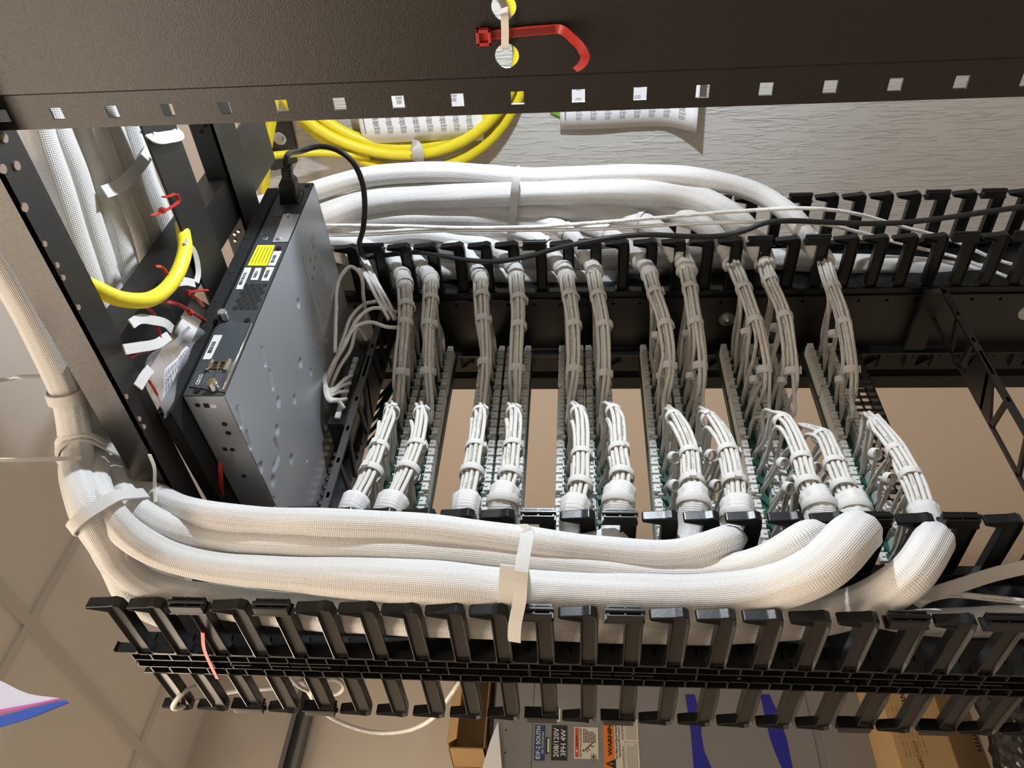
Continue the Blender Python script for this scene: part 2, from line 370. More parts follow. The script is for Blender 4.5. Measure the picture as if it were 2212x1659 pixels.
# web with round cable holes, joined to the flange by a small step
bm=B(); XWb=XR-.004
hc=[at(1095,121,'X',XWb),at(1088,15,'X',XWb)]
def web_with_holes(bm,y0,y1,z0,z1,holes,r,x):
    ys=sorted(holes,key=lambda h:h.y)
    zc0=min(h.z for h in holes)-.03; zc1=max(h.z for h in holes)+.03
    box(bm,x,x+.002,y0,y1,z0,zc0); box(bm,x,x+.002,y0,y1,zc1,z1)
    yb=y0; n=24
    for i,h in enumerate(ys):
        ye=(h.y+ys[i+1].y)/2 if i+1<len(ys) else y1
        # square frame with round opening
        outer=[];inner=[];
        for k in range(n):
            t=2*PI*k/n+PI/4; dy,dz=math.cos(t),math.sin(t)
            s=1e9
            for lim,d in ((ye-h.y,dy),(h.y-yb,-dy),(zc1-h.z,dz),(h.z-zc0,-dz)):
                if d>1e-6: s=min(s,lim/d)
            outer.append((h.y+dy*s,h.z+dz*s)); inner.append((h.y+dy*r,h.z+dz*r))
        cor=[(ye,zc1),(yb,zc1),(yb,zc0),(ye,zc0)]
        for xx in (x,x+.002):
            vo=[bm.verts.new((xx,*p)) for p in outer]; vi=[bm.verts.new((xx,*p)) for p in inner]
            for k in range(n): bm.faces.new([vo[k],vo[(k+1)%n],vi[(k+1)%n],vi[k]])
            for cx_ in cor:   # close the corners
                k=max(range(n),key=lambda q:(1 if ((outer[q][0]-cx_[0])*(outer[(q+1)%n][0]-cx_[0])>=-1e-9 and abs(outer[q][0]-cx_[0])+abs(outer[q][1]-cx_[1])<9) else 0)-abs(outer[q][0]-cx_[0])-abs(outer[q][1]-cx_[1])-abs(outer[(q+1)%n][0]-cx_[0])-abs(outer[(q+1)%n][1]-cx_[1]))
                c=bm.verts.new((xx,*cx_))
                try: bm.faces.new([vo[k],vo[(k+1)%n],c])
                except Exception: pass
            if xx==x: v0=vi
            else:
                for k in range(n): bm.faces.new([v0[k],v0[(k+1)%n],vi[(k+1)%n],vi[k]])
        yb=ye
web_with_holes(bm,.02,.217,ZF,.60,hc,.0085,XWb)
obj('rail_web',bm,'powder',rack)
bm=B(); prism(bm,[(XWb,.217),(XWb+.002,.2165),(XR+.002,.219),(XR,.2195)],ZF,.60,'Z'); obj('rail_step',bm,'powder',rack)
bm=B(); box(bm,.980,1.060,.243,.2455,ZF,.60); box(bm,1.058,1.060,.10,.243,ZF,.60); obj('added_shade_rail',bm,'powder',rack)  # unseen rail added to cast the shade band over the cables
# top frame bars running front to back
def bar(bm,xa,xb,z0,z1,y0,y1,th=.003,holes=(),side=-1):
    box(bm,xa,xb,y0,y1,z0,z0+th)
    xx=xa if side<0 else xb-th
    box(bm,xx,xx+th,y0,y1,z0,z1)
bm=B(); bar(bm,.543,.582,.45,.487,-.02,.90); o=obj('top_bar',bm,'powder_lit',rack); o['label']='near side angle bar, lit brown on its outer face'
for (px,py) in ((8,298),(35,358),(5,365),(52,448),(95,527),(122,573),(135,600),(168,664),(272,857),(300,905),(310,922)):
    p=at(px,py,'Z',.4497)
    if .544<p.x<.582:
        bm=B(); cyl(bm,(p.x,p.y,.4485),(p.x,p.y,.4499),.0038 if px<60 else .0026,14); obj('rivet',bm,'hole_beige',rack,smooth=True,angle=40)  # flat discs standing in for bar holes with beige showing through
bm=B(); box(bm,.76,.825,-.02,.92,.45,.453); box(bm,.825,.828,-.02,.92,.45,.458); o=obj('top_bar',bm,'powder',rack)
bm=B(); bar(bm,.912,.975,.45,.480,-.02,.92); o=obj('top_bar',bm,'powder',rack)
for (px,py) in ((435,285),(443,273),(497,448),(491,458),(507,506),(515,500),(508,520)):
    p=at(px,py,'X',.9115)
    bm=B(); cyl(bm,(.9105,p.y,p.z),(.9125,p.y,p.z),.0022,10); obj('rivet',bm,'bright' if py>480 else 'dark',rack,smooth=True,angle=40)
# gusset plate at the rear corner and front cross member
bm=B(); prism(bm,[(.543,.13),(.60,.13),(.60,.17),(.575,.215),(.543,.215)],.4465,.45,'Z'); obj('gusset_plate',bm,'powder',rack)
bm=B(); box(bm,.57,1.085,.470,.530,.455,.49); o=obj('cross_bar',bm,'powder',rack)
bm=B(); box(bm,.57,1.085,.84,.905,.45,.50); o=obj('cross_bar',bm,'powder',rack)
bm=B(); box(bm,.57,1.085,.02,.06,.45,.50); o=obj('cross_bar',bm,'powder',rack)
# front posts next to the cable managers
def post(x0,x1,face):
    bm=B(); xf=face
    hz=[.2697-.016-.04445*k for k in range(-6,23)]
    hole_plate(bm,.797,.905,hz,.8035,.8085,.0025,xf,xf+.003,.50,ZF)
    box(bm,x0,x1,.902,.905,ZF,.50)
    return obj('front_post',bm,'powder',rack)
post(1.062,1.086,1.083); 
bm=B(); box(bm,.548,.551,.797,.905,ZF,.50); box(bm,.548,.572,.902,.905,ZF,.50); obj('front_post',bm,'powder',rack)
# bolt with washer on the far post and slots
for (px,py) in ((1570,688),(2218,675)):
    p=at(px,py,'X',1.083)
    bm=B(); cyl(bm,(1.0828,p.y,p.z),(1.0805,p.y,p.z),.0135,28); obj('washer',bm,'washer',rack,smooth=True,angle=40)
    bm=B(); cyl(bm,(1.0805,p.y,p.z),(1.074,p.y,p.z),.0065,6); cyl(bm,(1.074,p.y,p.z),(1.070,p.y,p.z),.0035,10); obj('bolt',bm,'bright',rack)
base(rack,(.82,.5,ZF))

# ---------------------------------------------------------------- vertical cable managers
def finger_mesh(kind):
    bm=B()
    if kind=='plain':
        prof=[(0,-.0390),(0,-.0215),(-.078,-.0215),(-.0865,-.0215),(-.0915,-.001),(-.0945,-.0),(-.0965,-.0015),(-.0985,-.024),(-.1005,-.032),(-.097,-.0385),(-.085,-.0400),(-.02,-.0400)]
        prism(bm,prof,-.006,.006,'X',bev=.0012,inset=.0022,depth=.0035)
    else:
        prof=[(0,-.0390),(0,-.0215),(-.086,-.0215),(-.088,-.0395),(-.02,-.0400)]
        prism(bm,prof,-.006,.006,'X',bev=.001,inset=.0022,depth=.0035)
        # hinge clip: block with two recesses
        box(bm,-.007,.007,-.0905,-.0875,-.0405,-.0005,bev=.0006)
        box(bm,-.007,-.005,-.1015,-.0905,-.0385,-.0035,bev=.0005)
        for z in (-.0385,-.022,-.0055): box(bm,-.0055,.006,-.1005,-.0905,z,z+.002)
        cyl(bm,(0,-.0995,-.0405),(0,-.0995,-.0015),.003,10); box(bm,.004,.006,-.1,-.0905,-.0385,-.0035)
    me=bpy.data.meshes.new('finger'); bm.normal_update(); bm.to_mesh(me); bm.free(); me.materials.append(MT['black'])
    return me
FM={'plain':finger_mesh('plain'),'clip':finger_mesh('clip')}
def fingers(root,x,ybase,zs,clips,flip=1,scale=1.0,mirror=1):
    for k,z in zs:
        o=bpy.data.objects.new('finger',FM['clip' if k in clips else 'plain']); C.objects.link(o); o.parent=root
        o.location=(x,ybase,z); o.scale=(mirror,flip*scale,1)
near=thing('cable_manager','glossy black finger cable manager holding the big white sleeved bundle in front','cable manager')
ZN=lambda k:.511-.04445*k
cl8=lambda lo,hi:{k for k in range(lo,hi) if k%8 in (2,4)}
fingers(near,.426,.789,[(k,ZN(k)) for k in range(0,24)],cl8(0,30))
fingers(near,.426,.829,[(k,ZN(k)) for k in range(0,24)],cl8(0,30),flip=-1,scale=.93)
fingers(near,.546,.789,[(k,ZN(k)) for k in range(1,24)],cl8(0,30))
bm=B()
ys=(.7865,.7995,.8145,.8285)
zt=ZN(0)-.012; zb=ZN(24)
for y in ys: box(bm,.4205,.445,y,y+.0016,zb,zt)
n=int((zt-zb)/.0222)
for i in range(n+1):
    z=zt-.0222*i
    box(bm,.4205,.445,ys[0],ys[1],z-.0008,z+.0008); box(bm,.4205,.445,ys[2],ys[3],z-.0128,z-.0112)
    if i%4==0: box(bm,.4205,.445,ys[1],ys[2],z-.0008,z+.0008)
    if i%16 in (5,7,8,9): 
        box(bm,.4205,.445,ys[1],ys[2],z-.0008,z+.0008); box(bm,.4205,.445,ys[1]+.007,ys[1]+.0085,z-.022,z)
    if i%5==0: cyl(bm,(.4205,(ys[1]+ys[2])/2,z),(.444,(ys[1]+ys[2])/2,z),.0022,8)
obj('lattice_rib',bm,'black',near)
bm=B(); box(bm,.445,.4475,.7865,.830,zb,zt)
# scalloped rim between the finger roots
for k in range(0,24):
    z=ZN(k); prism(bm,[(.7865,z-.0215),(.7865,z+.0055),(.7815,z+.0055),(.7845,z+.003),(.785,z-.0185),(.7815,z-.0215)],.4205,.4325,'X')
obj('spine',bm,'black',near)
bm=B(); box(bm,.4475,.553,.797,.800,zb,zt-.03); box(bm,.5405,.5525,.7865,.797,zb,zt-.03)
box(bm,.4475,.553,.826,.829,ZF,zt-.03); box(bm,.4475,.4505,.80,.826,ZF,zt-.03)
obj('web_plate',bm,'black',near)
for z in (.33,.12,-.08,-.30,-.52):   # bumper stops under the spine seen between the front fingers
    bm=B(); cyl(bm,(.455,.842,z),(.462,.842,z),.013,20); obj('bumper',bm,'black',near,smooth=True,angle=40)
bm=B(); box(bm,.44,.553,.80,.826,ZF,zb); obj('foot',bm,'powder',near)
base(near,(.49,.81,ZF))
far=thing('cable_manager','glossy black finger cable manager beyond the patch panels in front of the plywood','cable manager')
ZFk=lambda k:.2697-.04445*k
fc={-4,-2,4,6,12,14,19,21}
fingers(far,1.095,.789,[(k,ZFk(k)) for k in range(-4,23)],fc)
fingers(far,1.226,.789,[(k,ZFk(k)) for k in range(9,24)],{11,14,19,21})
bm=B(); zt=.46; zb=ZFk(24)
box(bm,1.087,1.0895,.785,.90,zb,zt); box(bm,1.087,1.232,.797,.800,zb,zt); box(bm,1.2285,1.232,.785,.90,zb,zt)
for k in range(-4,24):
    z=ZFk(k); prism(bm,[(.797,z-.0215),(.797,z+.0055),(.779,z+.0055),(.7835,z+.002),(.7845,z-.018),(.779,z-.0215)],1.089,1.101,'X')
    prism(bm,[(.797,z-.0215),(.797,z+.0055),(.779,z+.0055),(.7835,z+.002),(.7845,z-.018),(.779,z-.0215)],1.220,1.232,'X')
obj('spine',bm,'black',far)
bm=B(); box(bm,1.087,1.0895,.905,.912,zb,zt); box(bm,1.092,1.10,.912,.965,zb,zt)
for k in range(-4,24):
    z=ZFk(k)
    box(bm,1.085,1.092,.915,.955,z-.010,z+.008); box(bm,1.083,1.086,.92,.93,z-.008,z-.002)
    if k%2: prism(bm,[(.935,z-.03),(.95,z-.012),(.955,z-.014),(.94,z-.033)],1.084,1.092,'X')
obj('front_clip',bm,'black',far)
bm=B(); box(bm,1.085,1.235,.975,1.004,zb,zt,bev=.002); obj('door',bm,'black',far)
bm=B(); box(bm,1.087,1.232,.80,.90,ZF,zb); obj('foot',bm,'powder',far)
base(far,(1.16,.85,ZF))

# ---------------------------------------------------------------- patch panels
PX0,PX1=.5785,1.0615
PZ=[.280,.2355,.1465,.102,.0135,-.031,-.1225,-.167,-.2555,-.300,-.3955]
PY=.887
def portx(i): m=i//6; return 1.041-m*.1105-(i%6)*.0168-.0085
def idc_mesh(side):
    bm=B()   # six-port block, X from 0 (far end) to -.1045, rear towards -Y
    s=side
    box(bm,-.1045,0,-.020,0,min(s*.0090,s*.0195),max(s*.0090,s*.0195))
    for i in range(6):
        x=-.0025-.0168*i
        z0,z1=sorted((s*.0110,s*.0200)); box(bm,x-.0145,x-.001,-.0275,-.020,z0,z1,bev=.0006)
        z0,z1=sorted((s*.0070,s*.0145)); box(bm,x-.0172,x-.0155,-.0240,-.019,z0,z1)
        z0,z1=sorted((s*.0190,s*.0208)); box(bm,x-.006,x-.003,-.0255,-.022,z0,z1); box(bm,x-.0125,x-.0095,-.0255,-.022,z0,z1)
        z0,z1=sorted((s*.0120,s*.0165)); box(bm,x-.0085,x-.0065,-.0290,-.0275,z0,z1)
    me=bpy.data.meshes.new('punchdown_block'); bm.normal_update(); bm.to_mesh(me); bm.free(); me.materials.append(MT['idc']); return me
IM=[idc_mesh(1),idc_mesh(-1)]
pnames=['highest patch panel, just below the switch','second highest patch panel, tight below the topmost one','upper of the second pair of patch panels','lower of the second pair of patch panels','upper of the third pair of patch panels','lower of the third pair of patch panels','upper of the fourth pair of patch panels','lower of the fourth pair of patch panels','upper of the fifth pair of patch panels','lower of the fifth pair of patch panels','lowest patch panel, standing alone beside the black mesh strip']
def bx_mesh(name,m,*a):
    bm=B()
    for q in a: box(bm,*q)
    me=bpy.data.meshes.new(name); bm.normal_update(); bm.to_mesh(me); bm.free(); me.materials.append(MT[m]); return me
pcbm=bx_mesh('circuit_board','pcb',(PX0+.012,PX1-.012,-.0016,.0004,-.0208,.0208))
platem=bx_mesh('front_plate','powder',(PX0-.004,PX1+.004,.010,.0125,-.0218,.0218),(PX0+.01,PX1-.01,.0005,.010,-.0215,-.0195),(PX0+.01,PX1-.01,.0005,.010,.0195,.0215))
jackm=bx_mesh('jack_row','black',(PX0+.02,PX1-.02,.0005,.010,-.008,.008))
for i,z in enumerate(PZ):
    t=thing('patch_panel',pnames[i]+', rear side with white punch-down blocks','patch panel','patch panels stacked in the rack',(0,PY,z))
    t.location.x=0
    for me in (pcbm,platem,jackm):
        o=bpy.data.objects.new(me.name.split('.')[0],me); C.objects.link(o); o.parent=t
    for m in range(4):
        for s in (0,1):
            o=bpy.data.objects.new('punchdown_block',IM[s]); C.objects.link(o); o.parent=t; o.location=(1.041-m*.1105,-.0016,0)

# ---------------------------------------------------------------- cable bundles
FAR=[ [(875,622),(878,661),(876,699),(868,805),(863,880)],[(931,615),(931,648),(926,702),(923,803),(929,880)],
 [(1039,612),(1041,641),(1043,692),(1047,783),(1040,880)],[(1115,597),(1120,648),(1121,705),(1118,795),(1115,880)],
 [(1224,600),(1231,641),(1240,704),(1242,798),(1229,880)],[(1283,590),(1292,641),(1304,705),(1308,807),(1300,880)],
 [(1403,593),(1415,634),(1437,702),(1447,790),(1432,872)],[(1483,583),(1491,624),(1502,699),(1512,790),(1509,868)],
 [(1583,566),(1607,624),(1631,695),(1651,798),(1651,868)],[(1652,570),(1663,607),(1695,685),(1711,801),(1715,872)],
 [(1780,565),(1798,622),(1823,698),(1838,798),(1837,868)]]
FY=[.738,.742,.752,.782,.820]
NEAR=[ [(767,1088),(801,1021),(818,970),(846,891)],[(848,1085),(880,1018),(899,967),(910,894)],
 [(1007,1085),(1019,1023),(1027,969),(1037,893)],[(1091,1067),(1101,1029),(1108,967),(1111,893)],
 [(1243,1095),(1253,1050),(1256,985),(1250,893)],[(1338,1067),(1343,1029),(1337,975),(1326,891)],
 [(1497,1072),(1495,1045),(1491,983),(1456,903)],[(1591,1094),(1587,1045),(1573,978),(1533,907)],
 [(1761,1077),(1747,1050),(1732,996),(1690,912)],[(1837,1085),(1823,1056),(1803,1006),(1775,945)],
 [(1995,1104),(1968,1029),(1935,975),(1890,918)]]
NY=[.722,.726,.738,.765]
ords=['first','second','third','fourth','fifth','sixth','seventh','eighth','ninth','tenth','last']
CR=.0029
def packing(n,r):
    P=[(0,0)]; k=1
    while len(P)<n:
        for j in range(6*k):
            a=2*PI*j/(6*k); P.append((k*2*r*1.02*math.cos(a),k*2*r*1.02*math.sin(a)))
        k+=1
    P=P[:n]; mx=sum(p[0] for p in P)/n; my=sum(p[1] for p in P)/n
    return [(p[0]-mx,p[1]-my) for p in P]
def arc_at(pts,p):
    return min(range(len(pts)),key=lambda i:(pts[i]-p).length)
def add_cables(root,center,idx,z,ports,start_out,seed,lift):
    """center: list of points of the trunk from the sleeve mouth onwards"""
    rnd=random.Random(seed); T,F=frames(center); n=len(ports)
    pk=packing(n,CR); 
    # cables that leave first sit on the side of the ports (+Y)
    offs=[]
    for (a,b) in pk: offs.append((a,b))
    def oy(ab,i=len(center)//2): return (F[i][0]*ab[0]+F[i][1]*ab[1]).y
    offs.sort(key=lambda ab:-oy(ab))
    for j,pi in enumerate(ports):
        px=portx(pi); zz=z+(.0035 if pi%2 else -.0035)
        end=Vector((px,PY-.012,zz))
        # leave the trunk where it is `lead` before the port
        lead=(.050+.010*rnd.random()) if j<7 else (.006+.004*(n-j))
        sgn=1 if start_out=='far' else -1
        leave=len(center)-1
        for i,c in enumerate(center):
            if (c.x-px)*sgn<lead: leave=i; break
        leave=max(leave,4)
        a,b=offs[j]
        def P(i): 
            spread=1+.25*math.sin(i*.35+j*2.1)*.3
            return center[i]+F[i][0]*a*spread+F[i][1]*b*spread
        step=max(1,leave//5)
        pts=[P(i) for i in range(0,leave+1,step)]
        last=pts[-1]
        # leaving point tangent then down to the port
        d=end-last; tdir=T[min(leave,len(T)-1)]
        if start_out=='far':
            m1=last+tdir*.022+Vector((0,.004,(zz-last.z)*.12)); m2=Vector((px+.010+rnd.uniform(-.002,.002),PY-.044,zz+(last.z-zz)*.22)); m3=Vector((px+.0025,PY-.026,zz))
        else:
            m1=last+tdir*.024+Vector((0,lift*.2,(zz-last.z)*.25)); m2=Vector((px-.006+rnd.uniform(-.002,.002),PY-.055,zz+(last.z-zz)*.30)); m3=Vector((px-.002,PY-.028,zz))
        pts+=[m1,m2,m3,end]
        bm=B(); tube(bm,spline(pts,34),CR,8); obj('cable',bm,'cable',root,smooth=True)
def strap_at(root,center,p,r,wd,name='strap'):
    i=arc_at(center,p); T,F=frames(center)
    bm=B(); band(bm,center[i],T[i],r,r,wd,th=.0016,xdir=F[i][0],wob=.0006,tail=random.uniform(60,300)); return obj('strap',bm,'velcro',root,smooth=True,angle=50)
far_sleeves={ # path from the mouth back into the manager and up towards the ceiling
 0:[(858,575,.700),(835,545,.72),(790,530,.745),(735,520,.76)],
 1:[(905,570,.700),(878,545,.71),(840,535,.735),(760,528,.76)],
 2:[(1022,570,.700),(1000,540,.71),(950,522,.735),(860,520,.755)],
 3:[(1093,555,.69),(1060,535,.70),(1000,520,.72),(900,505,.745)],
 4:[(1200,560,.70),(1165,520,.70),(1100,497,.72),(1000,495,.74)],
 5:[(1264,550,.695),(1230,505,.69),(1160,475,.70),(1050,470,.72)],
 6:[(1375,555,.70),(1330,515,.70),(1260,490,.71),(1150,480,.73)],
 7:[(1455,535,.69),(1410,490,.69),(1330,465,.70),(1200,455,.72)],
 8:[(1560,525,.68),(1510,480,.675),(1430,462,.68),(1300,455,.70)],
 9:[(1628,520,.67),(1570,462,.655),(1490,425,.645),(1400,412,.64),(1200,412,.64),(1000,420,.645),(800,435,.66),(690,470,.68)],
 10:[(1755,530,.68),(1715,472,.66),(1640,420,.64),(1500,385,.62),(1350,378,.61),(1150,385,.615),(950,372,.61),(780,385,.62),(640,425,.635)]}
FS_R=[.0125,.0125,.0125,.0135,.0135,.014,.014,.016,.016,.0215,.0165]
def far_point(px,py,Y):
    p=at(px,py,'Y',Y); return p
XS=[1.135,1.14,1.15,1.15,1.16,1.165,1.165,1.17,1.175,1.165,1.175]
for i in range(11):
    t=thing('cable_bundle','%s white cable bundle from the left among those from the far manager'%ords[i],'cable bundle','far side cable bundles')
    pts=[at(x,y,'Y',Y) for (x,y),Y in zip(FAR[i],FY)]
    pts.append(pts[-1]+Vector((-.03,.012,0)))
    cen=spline(pts,40)
    # sleeve
    sp=[]
    src=far_sleeves[i]
    for k,(x,y,Y) in enumerate(src):
        if i>=9 and k>=2: sp.append(at(x,y,'X',XS[i] if k<len(src)-1 else XS[i]-.01))
        elif k==0: sp.append(at(x,y,'X',1.092+.02))
        elif k==1: sp.append(at(x,y,'X',1.135))
        else: sp.append(at(x,y,'X',XS[i]))
    # lead each sleeve on, along the manager, towards the ceiling
    if i<9:
        e=sp[-1]; lane=Vector((XS[i]+.004*(i%3-1),.745-.011*i,min(e.z+.12,.36))); sp+= [lane] if lane.z>e.z+.03 else []
        sp.append(Vector((sp[-1].x,sp[-1].y+.004,.47)))
    else: sp.append(Vector((sp[-1].x,sp[-1].y+.02,.56)))
    sp=sp[::-1]+[pts[0]+(pts[0]-pts[1]).normalized()*.012,pts[0]+(pts[1]-pts[0]).normalized()*.004]
    r=FS_R[i]; mo=r if i<9 else .0155
    rf0=sleeve_rf(i*7+1,.022,.04,9,0)
    def rf(s,L,tt,rf0=rf0,r=r,mo=mo):
        q=rf0(s,L,tt); d=L-s
        if d<.09: q*= (mo/r)*(1-d/.09)+(d/.09)
        if d<.012: q*=1+.10*(1-d/.012)
        return q
    path=spline(sp,90 if i>=9 else 60)
    bm=B(); tube(bm,path,r,32,rf); o=obj('sleeve',bm,'sleeve',t,smooth=True)
    st=path[-9]
    for k,back in enumerate((4,11) if i<8 else (5,)):
        q=path[-1-back]; T,F=frames(path); j=len(path)-1-back
        bm=B(); band(bm,q,T[j],mo*1.06,mo*1.06,.011 if k==0 else .008,xdir=F[j][0],seg=32); o=obj('strap',bm,'velcro',t,smooth=True,angle=50)
    # a fuzzy neck inside the mouth
    add_cables(t,cen,i,PZ[i],list(range(12)),'far',i,0)
    for k in (1,2,3):
        strap_at(t,cen,pts[k],.0118-(k-1)*.0010 if i<10 else .0095,.0105)
    if i>=6:   # side straps round the short branches
        for q in range(2):
            P=cen[arc_at(cen,pts[2+q])]+Vector((-.002,.018,.012)); 
            bm=B(); band(bm,P,(pts[3]-pts[2])+Vector((0,.01,0)),.0062,.0062,.009); obj('strap',bm,'velcro',t,smooth=True,angle=50)
    base(t,pts[0])
nw=['leftmost near cable bundle, beside the black mesh strip','near cable bundle second from the left']+['near cable bundle %s from the left'%ords[k] for k in range(2,10)]+['rightmost near cable bundle, arching beside the black mesh strip']
near_sleeves={
 0:[(750,1118),(720,1140),(650,1150)],1:[(832,1120),(800,1145),(730,1155)],2:[(1000,1125),(960,1150),(880,1160)],
 3:[(1083,1112),(1060,1140),(990,1165),(900,1170)],4:[(1238,1135),(1225,1170),(1160,1195),(1050,1200)],5:[(1330,1110),(1310,1150),(1255,1185),(1150,1200)],
 6:[(1492,1120),(1480,1165),(1420,1205),(1300,1215)],
 7:[(1585,1135),(1550,1175),(1460,1197),(1300,1190),(1100,1165),(900,1140),(700,1130),(560,1125),(430,1108),(350,1080),(300,1035),(262,972),(235,900),(200,820),(140,675),(60,540),(-30,400)],
 8:[(1768,1115),(1735,1165),(1650,1212),(1500,1240),(1300,1230),(1000,1197),(700,1178),(450,1160),(350,1135),(285,1095),(245,1040),(222,972),(195,880),(170,800),(110,675),(30,540),(-60,400)],
 9:[(1846,1125),(1835,1165),(1775,1225),(1650,1275),(1500,1291),(1200,1282),(900,1257),(600,1237),(450,1222),(350,1195),(275,1150),(228,1095),(202,1040),(190,972),(165,864),(143,800),(80,675),(0,540),(-90,400)],
 10:[(2008,1140),(2005,1190),(1965,1245),(1850,1310),(1650,1345),(1300,1346),(900,1332),(600,1315),(450,1295),(320,1265),(250,1214),(222,1166),(195,1119),(178,1070),(165,1019),(156,972),(133,864),(112,813),(45,675),(-40,530),(-140,380)]}
NXp={7:(.525,.505,.50),8:(.52,.49,.485),9:(.52,.458,.455),10:(.52,.462,.45)}
NPATH=[]
NR=[.0165,.0165,.017,.0165,.0165,.017,.0175,.0165,.0175,.0235,.0195]
for i in range(11):
    t=thing('cable_bundle','white '+nw[i],'cable bundle','near side cable bundles')
    pts=[at(x,y,'Y',Y) for (x,y),Y in zip(NEAR[i],NY)]
    d=(pts[3]-pts[2]).normalized()
    pts.append(pts[3]+Vector((.028,.020,(PZ[i]-pts[3].z)*.5)))
    cen=spline(pts,40)
    src=near_sleeves[i]; sp=[]
    for k,(x,y) in enumerate(src):
        if i>=7 and y<1000 and x<500:
            sp.append(at(x+8+12*max(0,min(1,(1000-y)/200)),y,'Z',.519+.003*(i%2))); continue
        if i>=7 and y<1110 and x<400:
            q=(y-1000)/110; A_=at(x,y,'Z',.519); B_=at(x,y,'X',NXp[i][2]); sp.append(A_*(1-q)+B_*q); continue
        if i<7: X=(.535,.53,.53,.53)[min(k,3)]
        else:
            a,b,c=NXp[i]; X=a if k==0 else (b+ (a-b)*.4 if k==1 else (b if k<6 else c))
        if k==0: sp.append(at(x,max(y,(1150 if i<9 else 1140)),'X',.556))
        elif k==1 and i<7: sp.append(at(x,y+22,'X',.535))
        else: sp.append(at(x,y,'X',X))
    if i<7:
        e=sp[-1]; sp.append(Vector((.527,.762,e.z+.12)))
    sp=[pts[0]+(pts[1]-pts[0]).normalized()*.003,pts[0]+(pts[0]-pts[1]).normalized()*.014]+sp
    r=NR[i]; mo=.0175 if i<7 else (.0175 if i!=10 else .015)
    rf0=sleeve_rf(i*5+90,.022,.035,11,0)
    def rf(s,L,tt,rf0=rf0,r=r,mo=mo,i_=i):
        q=rf0(s,L,tt)
        if s<.10: q*=(mo/r)*(1-s/.10)+(s/.10)
        if s<.012: q*=1+.08*(1-s/.012)
        if i_>=7 and L-s<.72: q*=1-(1-.0155/r)*min(1,(.72-(L-s))/.16)
        return q
    path=spline(sp,200 if i>=7 else 44); NPATH.append((path,.0165))
    bm=B(); tube(bm,path,r,36,rf); obj('sleeve',bm,'sleeve',t,smooth=True)
    T,F=frames(path)
    if i in (3,5,6,7,8,9):
        j=3; bm=B(); band(bm,path[j],T[j],mo*1.04,mo*1.04,.010,xdir=F[j][0],seg=32); obj('strap',bm,'velcro',t,smooth=True,angle=50)
    add_cables(t,cen,i,PZ[i],list(range(23,11,-1)),'near',40+i,.01)
    for k in (1,2,3):
        strap_at(t,cen,pts[k],.0138-(k-1)*.0018-(.002 if i==10 else 0),.0105)
    if i>=6:
        for q in range(2):
            j=arc_at(cen,pts[1+q]); P=cen[j]+Vector((.01,.016,.018)); bm=B(); band(bm,P,(.6,.5,.35),.0065,.0065,.009); obj('strap',bm,'velcro',t,smooth=True,angle=50)
    base(t,pts[0])
# the long sleeve low in the near manager, running on past the frame
def tube_thing(name,label,cat,pts,r,m,n=60,seg=14,rf=None,group=None):
    bm=B(); tube(bm,spline(pts,n),r,seg,rf); o=obj(name,bm,m,smooth=True); return tag(o,label,cat,group)
p=[at(x,y,'X',.485) for x,y in ((2330,1338),(2212,1343),(2000,1352),(1800,1366),(1400,1374),(900,1368),(600,1356),(450,1340),(350,1322),(290,1285),(262,1235),(240,1180),(228,1120))]+[at(x,y,'Z',.545) for x,y in ((210,990),(185,880),(120,720),(40,560),(-60,400))]
tube_thing('sleeved_bundle','long white sleeved bundle lowest in the near manager, seen behind its fingers','cable bundle',p,.0175,'sleeve',160,36,sleeve_rf(55,.02,.03,11))
p=[at(x,y,'X',1.165) for x,y in ((2300,600),(2120,592),(2000,580),(1900,572),(1800,570),(1700,560),(1620,560),(1500,555),(1300,560),(1100,560),(900,560))]
tube_thing('sleeved_bundle','white sleeved bundle lying deep behind the far fingers at the right','cable bundle',p,.0185,'sleeve',100,32,sleeve_rf(77,.03,.05,8))
p=[at(x,y,'X',1.15) for x,y in ((1330,600),(1200,600),(1050,590),(900,575),(780,560),(700,540))]
tube_thing('sleeved_bundle','white sleeved bundle low behind the far fingers at the left','cable bundle',p,.016,'sleeve',60,28,sleeve_rf(78,.03,.05,8))
# six sleeves over the rack top on the left
six=[[(60,130),(82,280),(120,400),(160,520),(200,640),(250,780),(300,900)],[(90,130),(122,280),(160,380),(205,520),(240,640),(280,780),(320,900)],
 [(125,130),(165,280),(210,400),(255,520),(280,640),(297,770)],[(165,130),(208,280),(250,400),(298,520),(315,620),(308,730)],
 [(205,130),(243,280),(283,400),(326,510),(342,590),(330,680)],[(240,130),(279,280),(312,390),(352,490),(366,550),(352,640)]]
sl=['nearest the rack side bar','second from the rack side bar','third from the rack side bar','third from the yellow conduit side','second from the yellow conduit side','nearest the straps on the inner top bar']
for i,q in enumerate(six):
    Z=.512+.004*(i%2); pts=[at(x,y,'Z',Z) for x,y in q]; pts[-1]=pts[-1]+Vector((0,.0,.012))
    tube_thing('sleeved_bundle','white braided sleeve crossing over the rack top, '+sl[i],'cable bundle',pts,.0150 if i not in (3,4) else .0130,'sleeve',80,30,sleeve_rf(200+i,.02,.05,8),'white sleeves over the rack top')
# patch of sleeve beyond the cross bar
for k,(q,l) in enumerate((([(395,690),(425,745),(450,800)],'short white sleeve bent down behind the plastic bag'),([(415,650),(450,690),(480,730)],'short white sleeve above the plastic bag near the switch'))):
    pts=[at(x,y,'Z',.47) for x,y in q]; pts[0]=pts[0]+Vector((0,-.02,.05)); tube_thing('sleeved_bundle',l,'cable bundle',pts,.015,'sleeve',24,26,sleeve_rf(300+k))

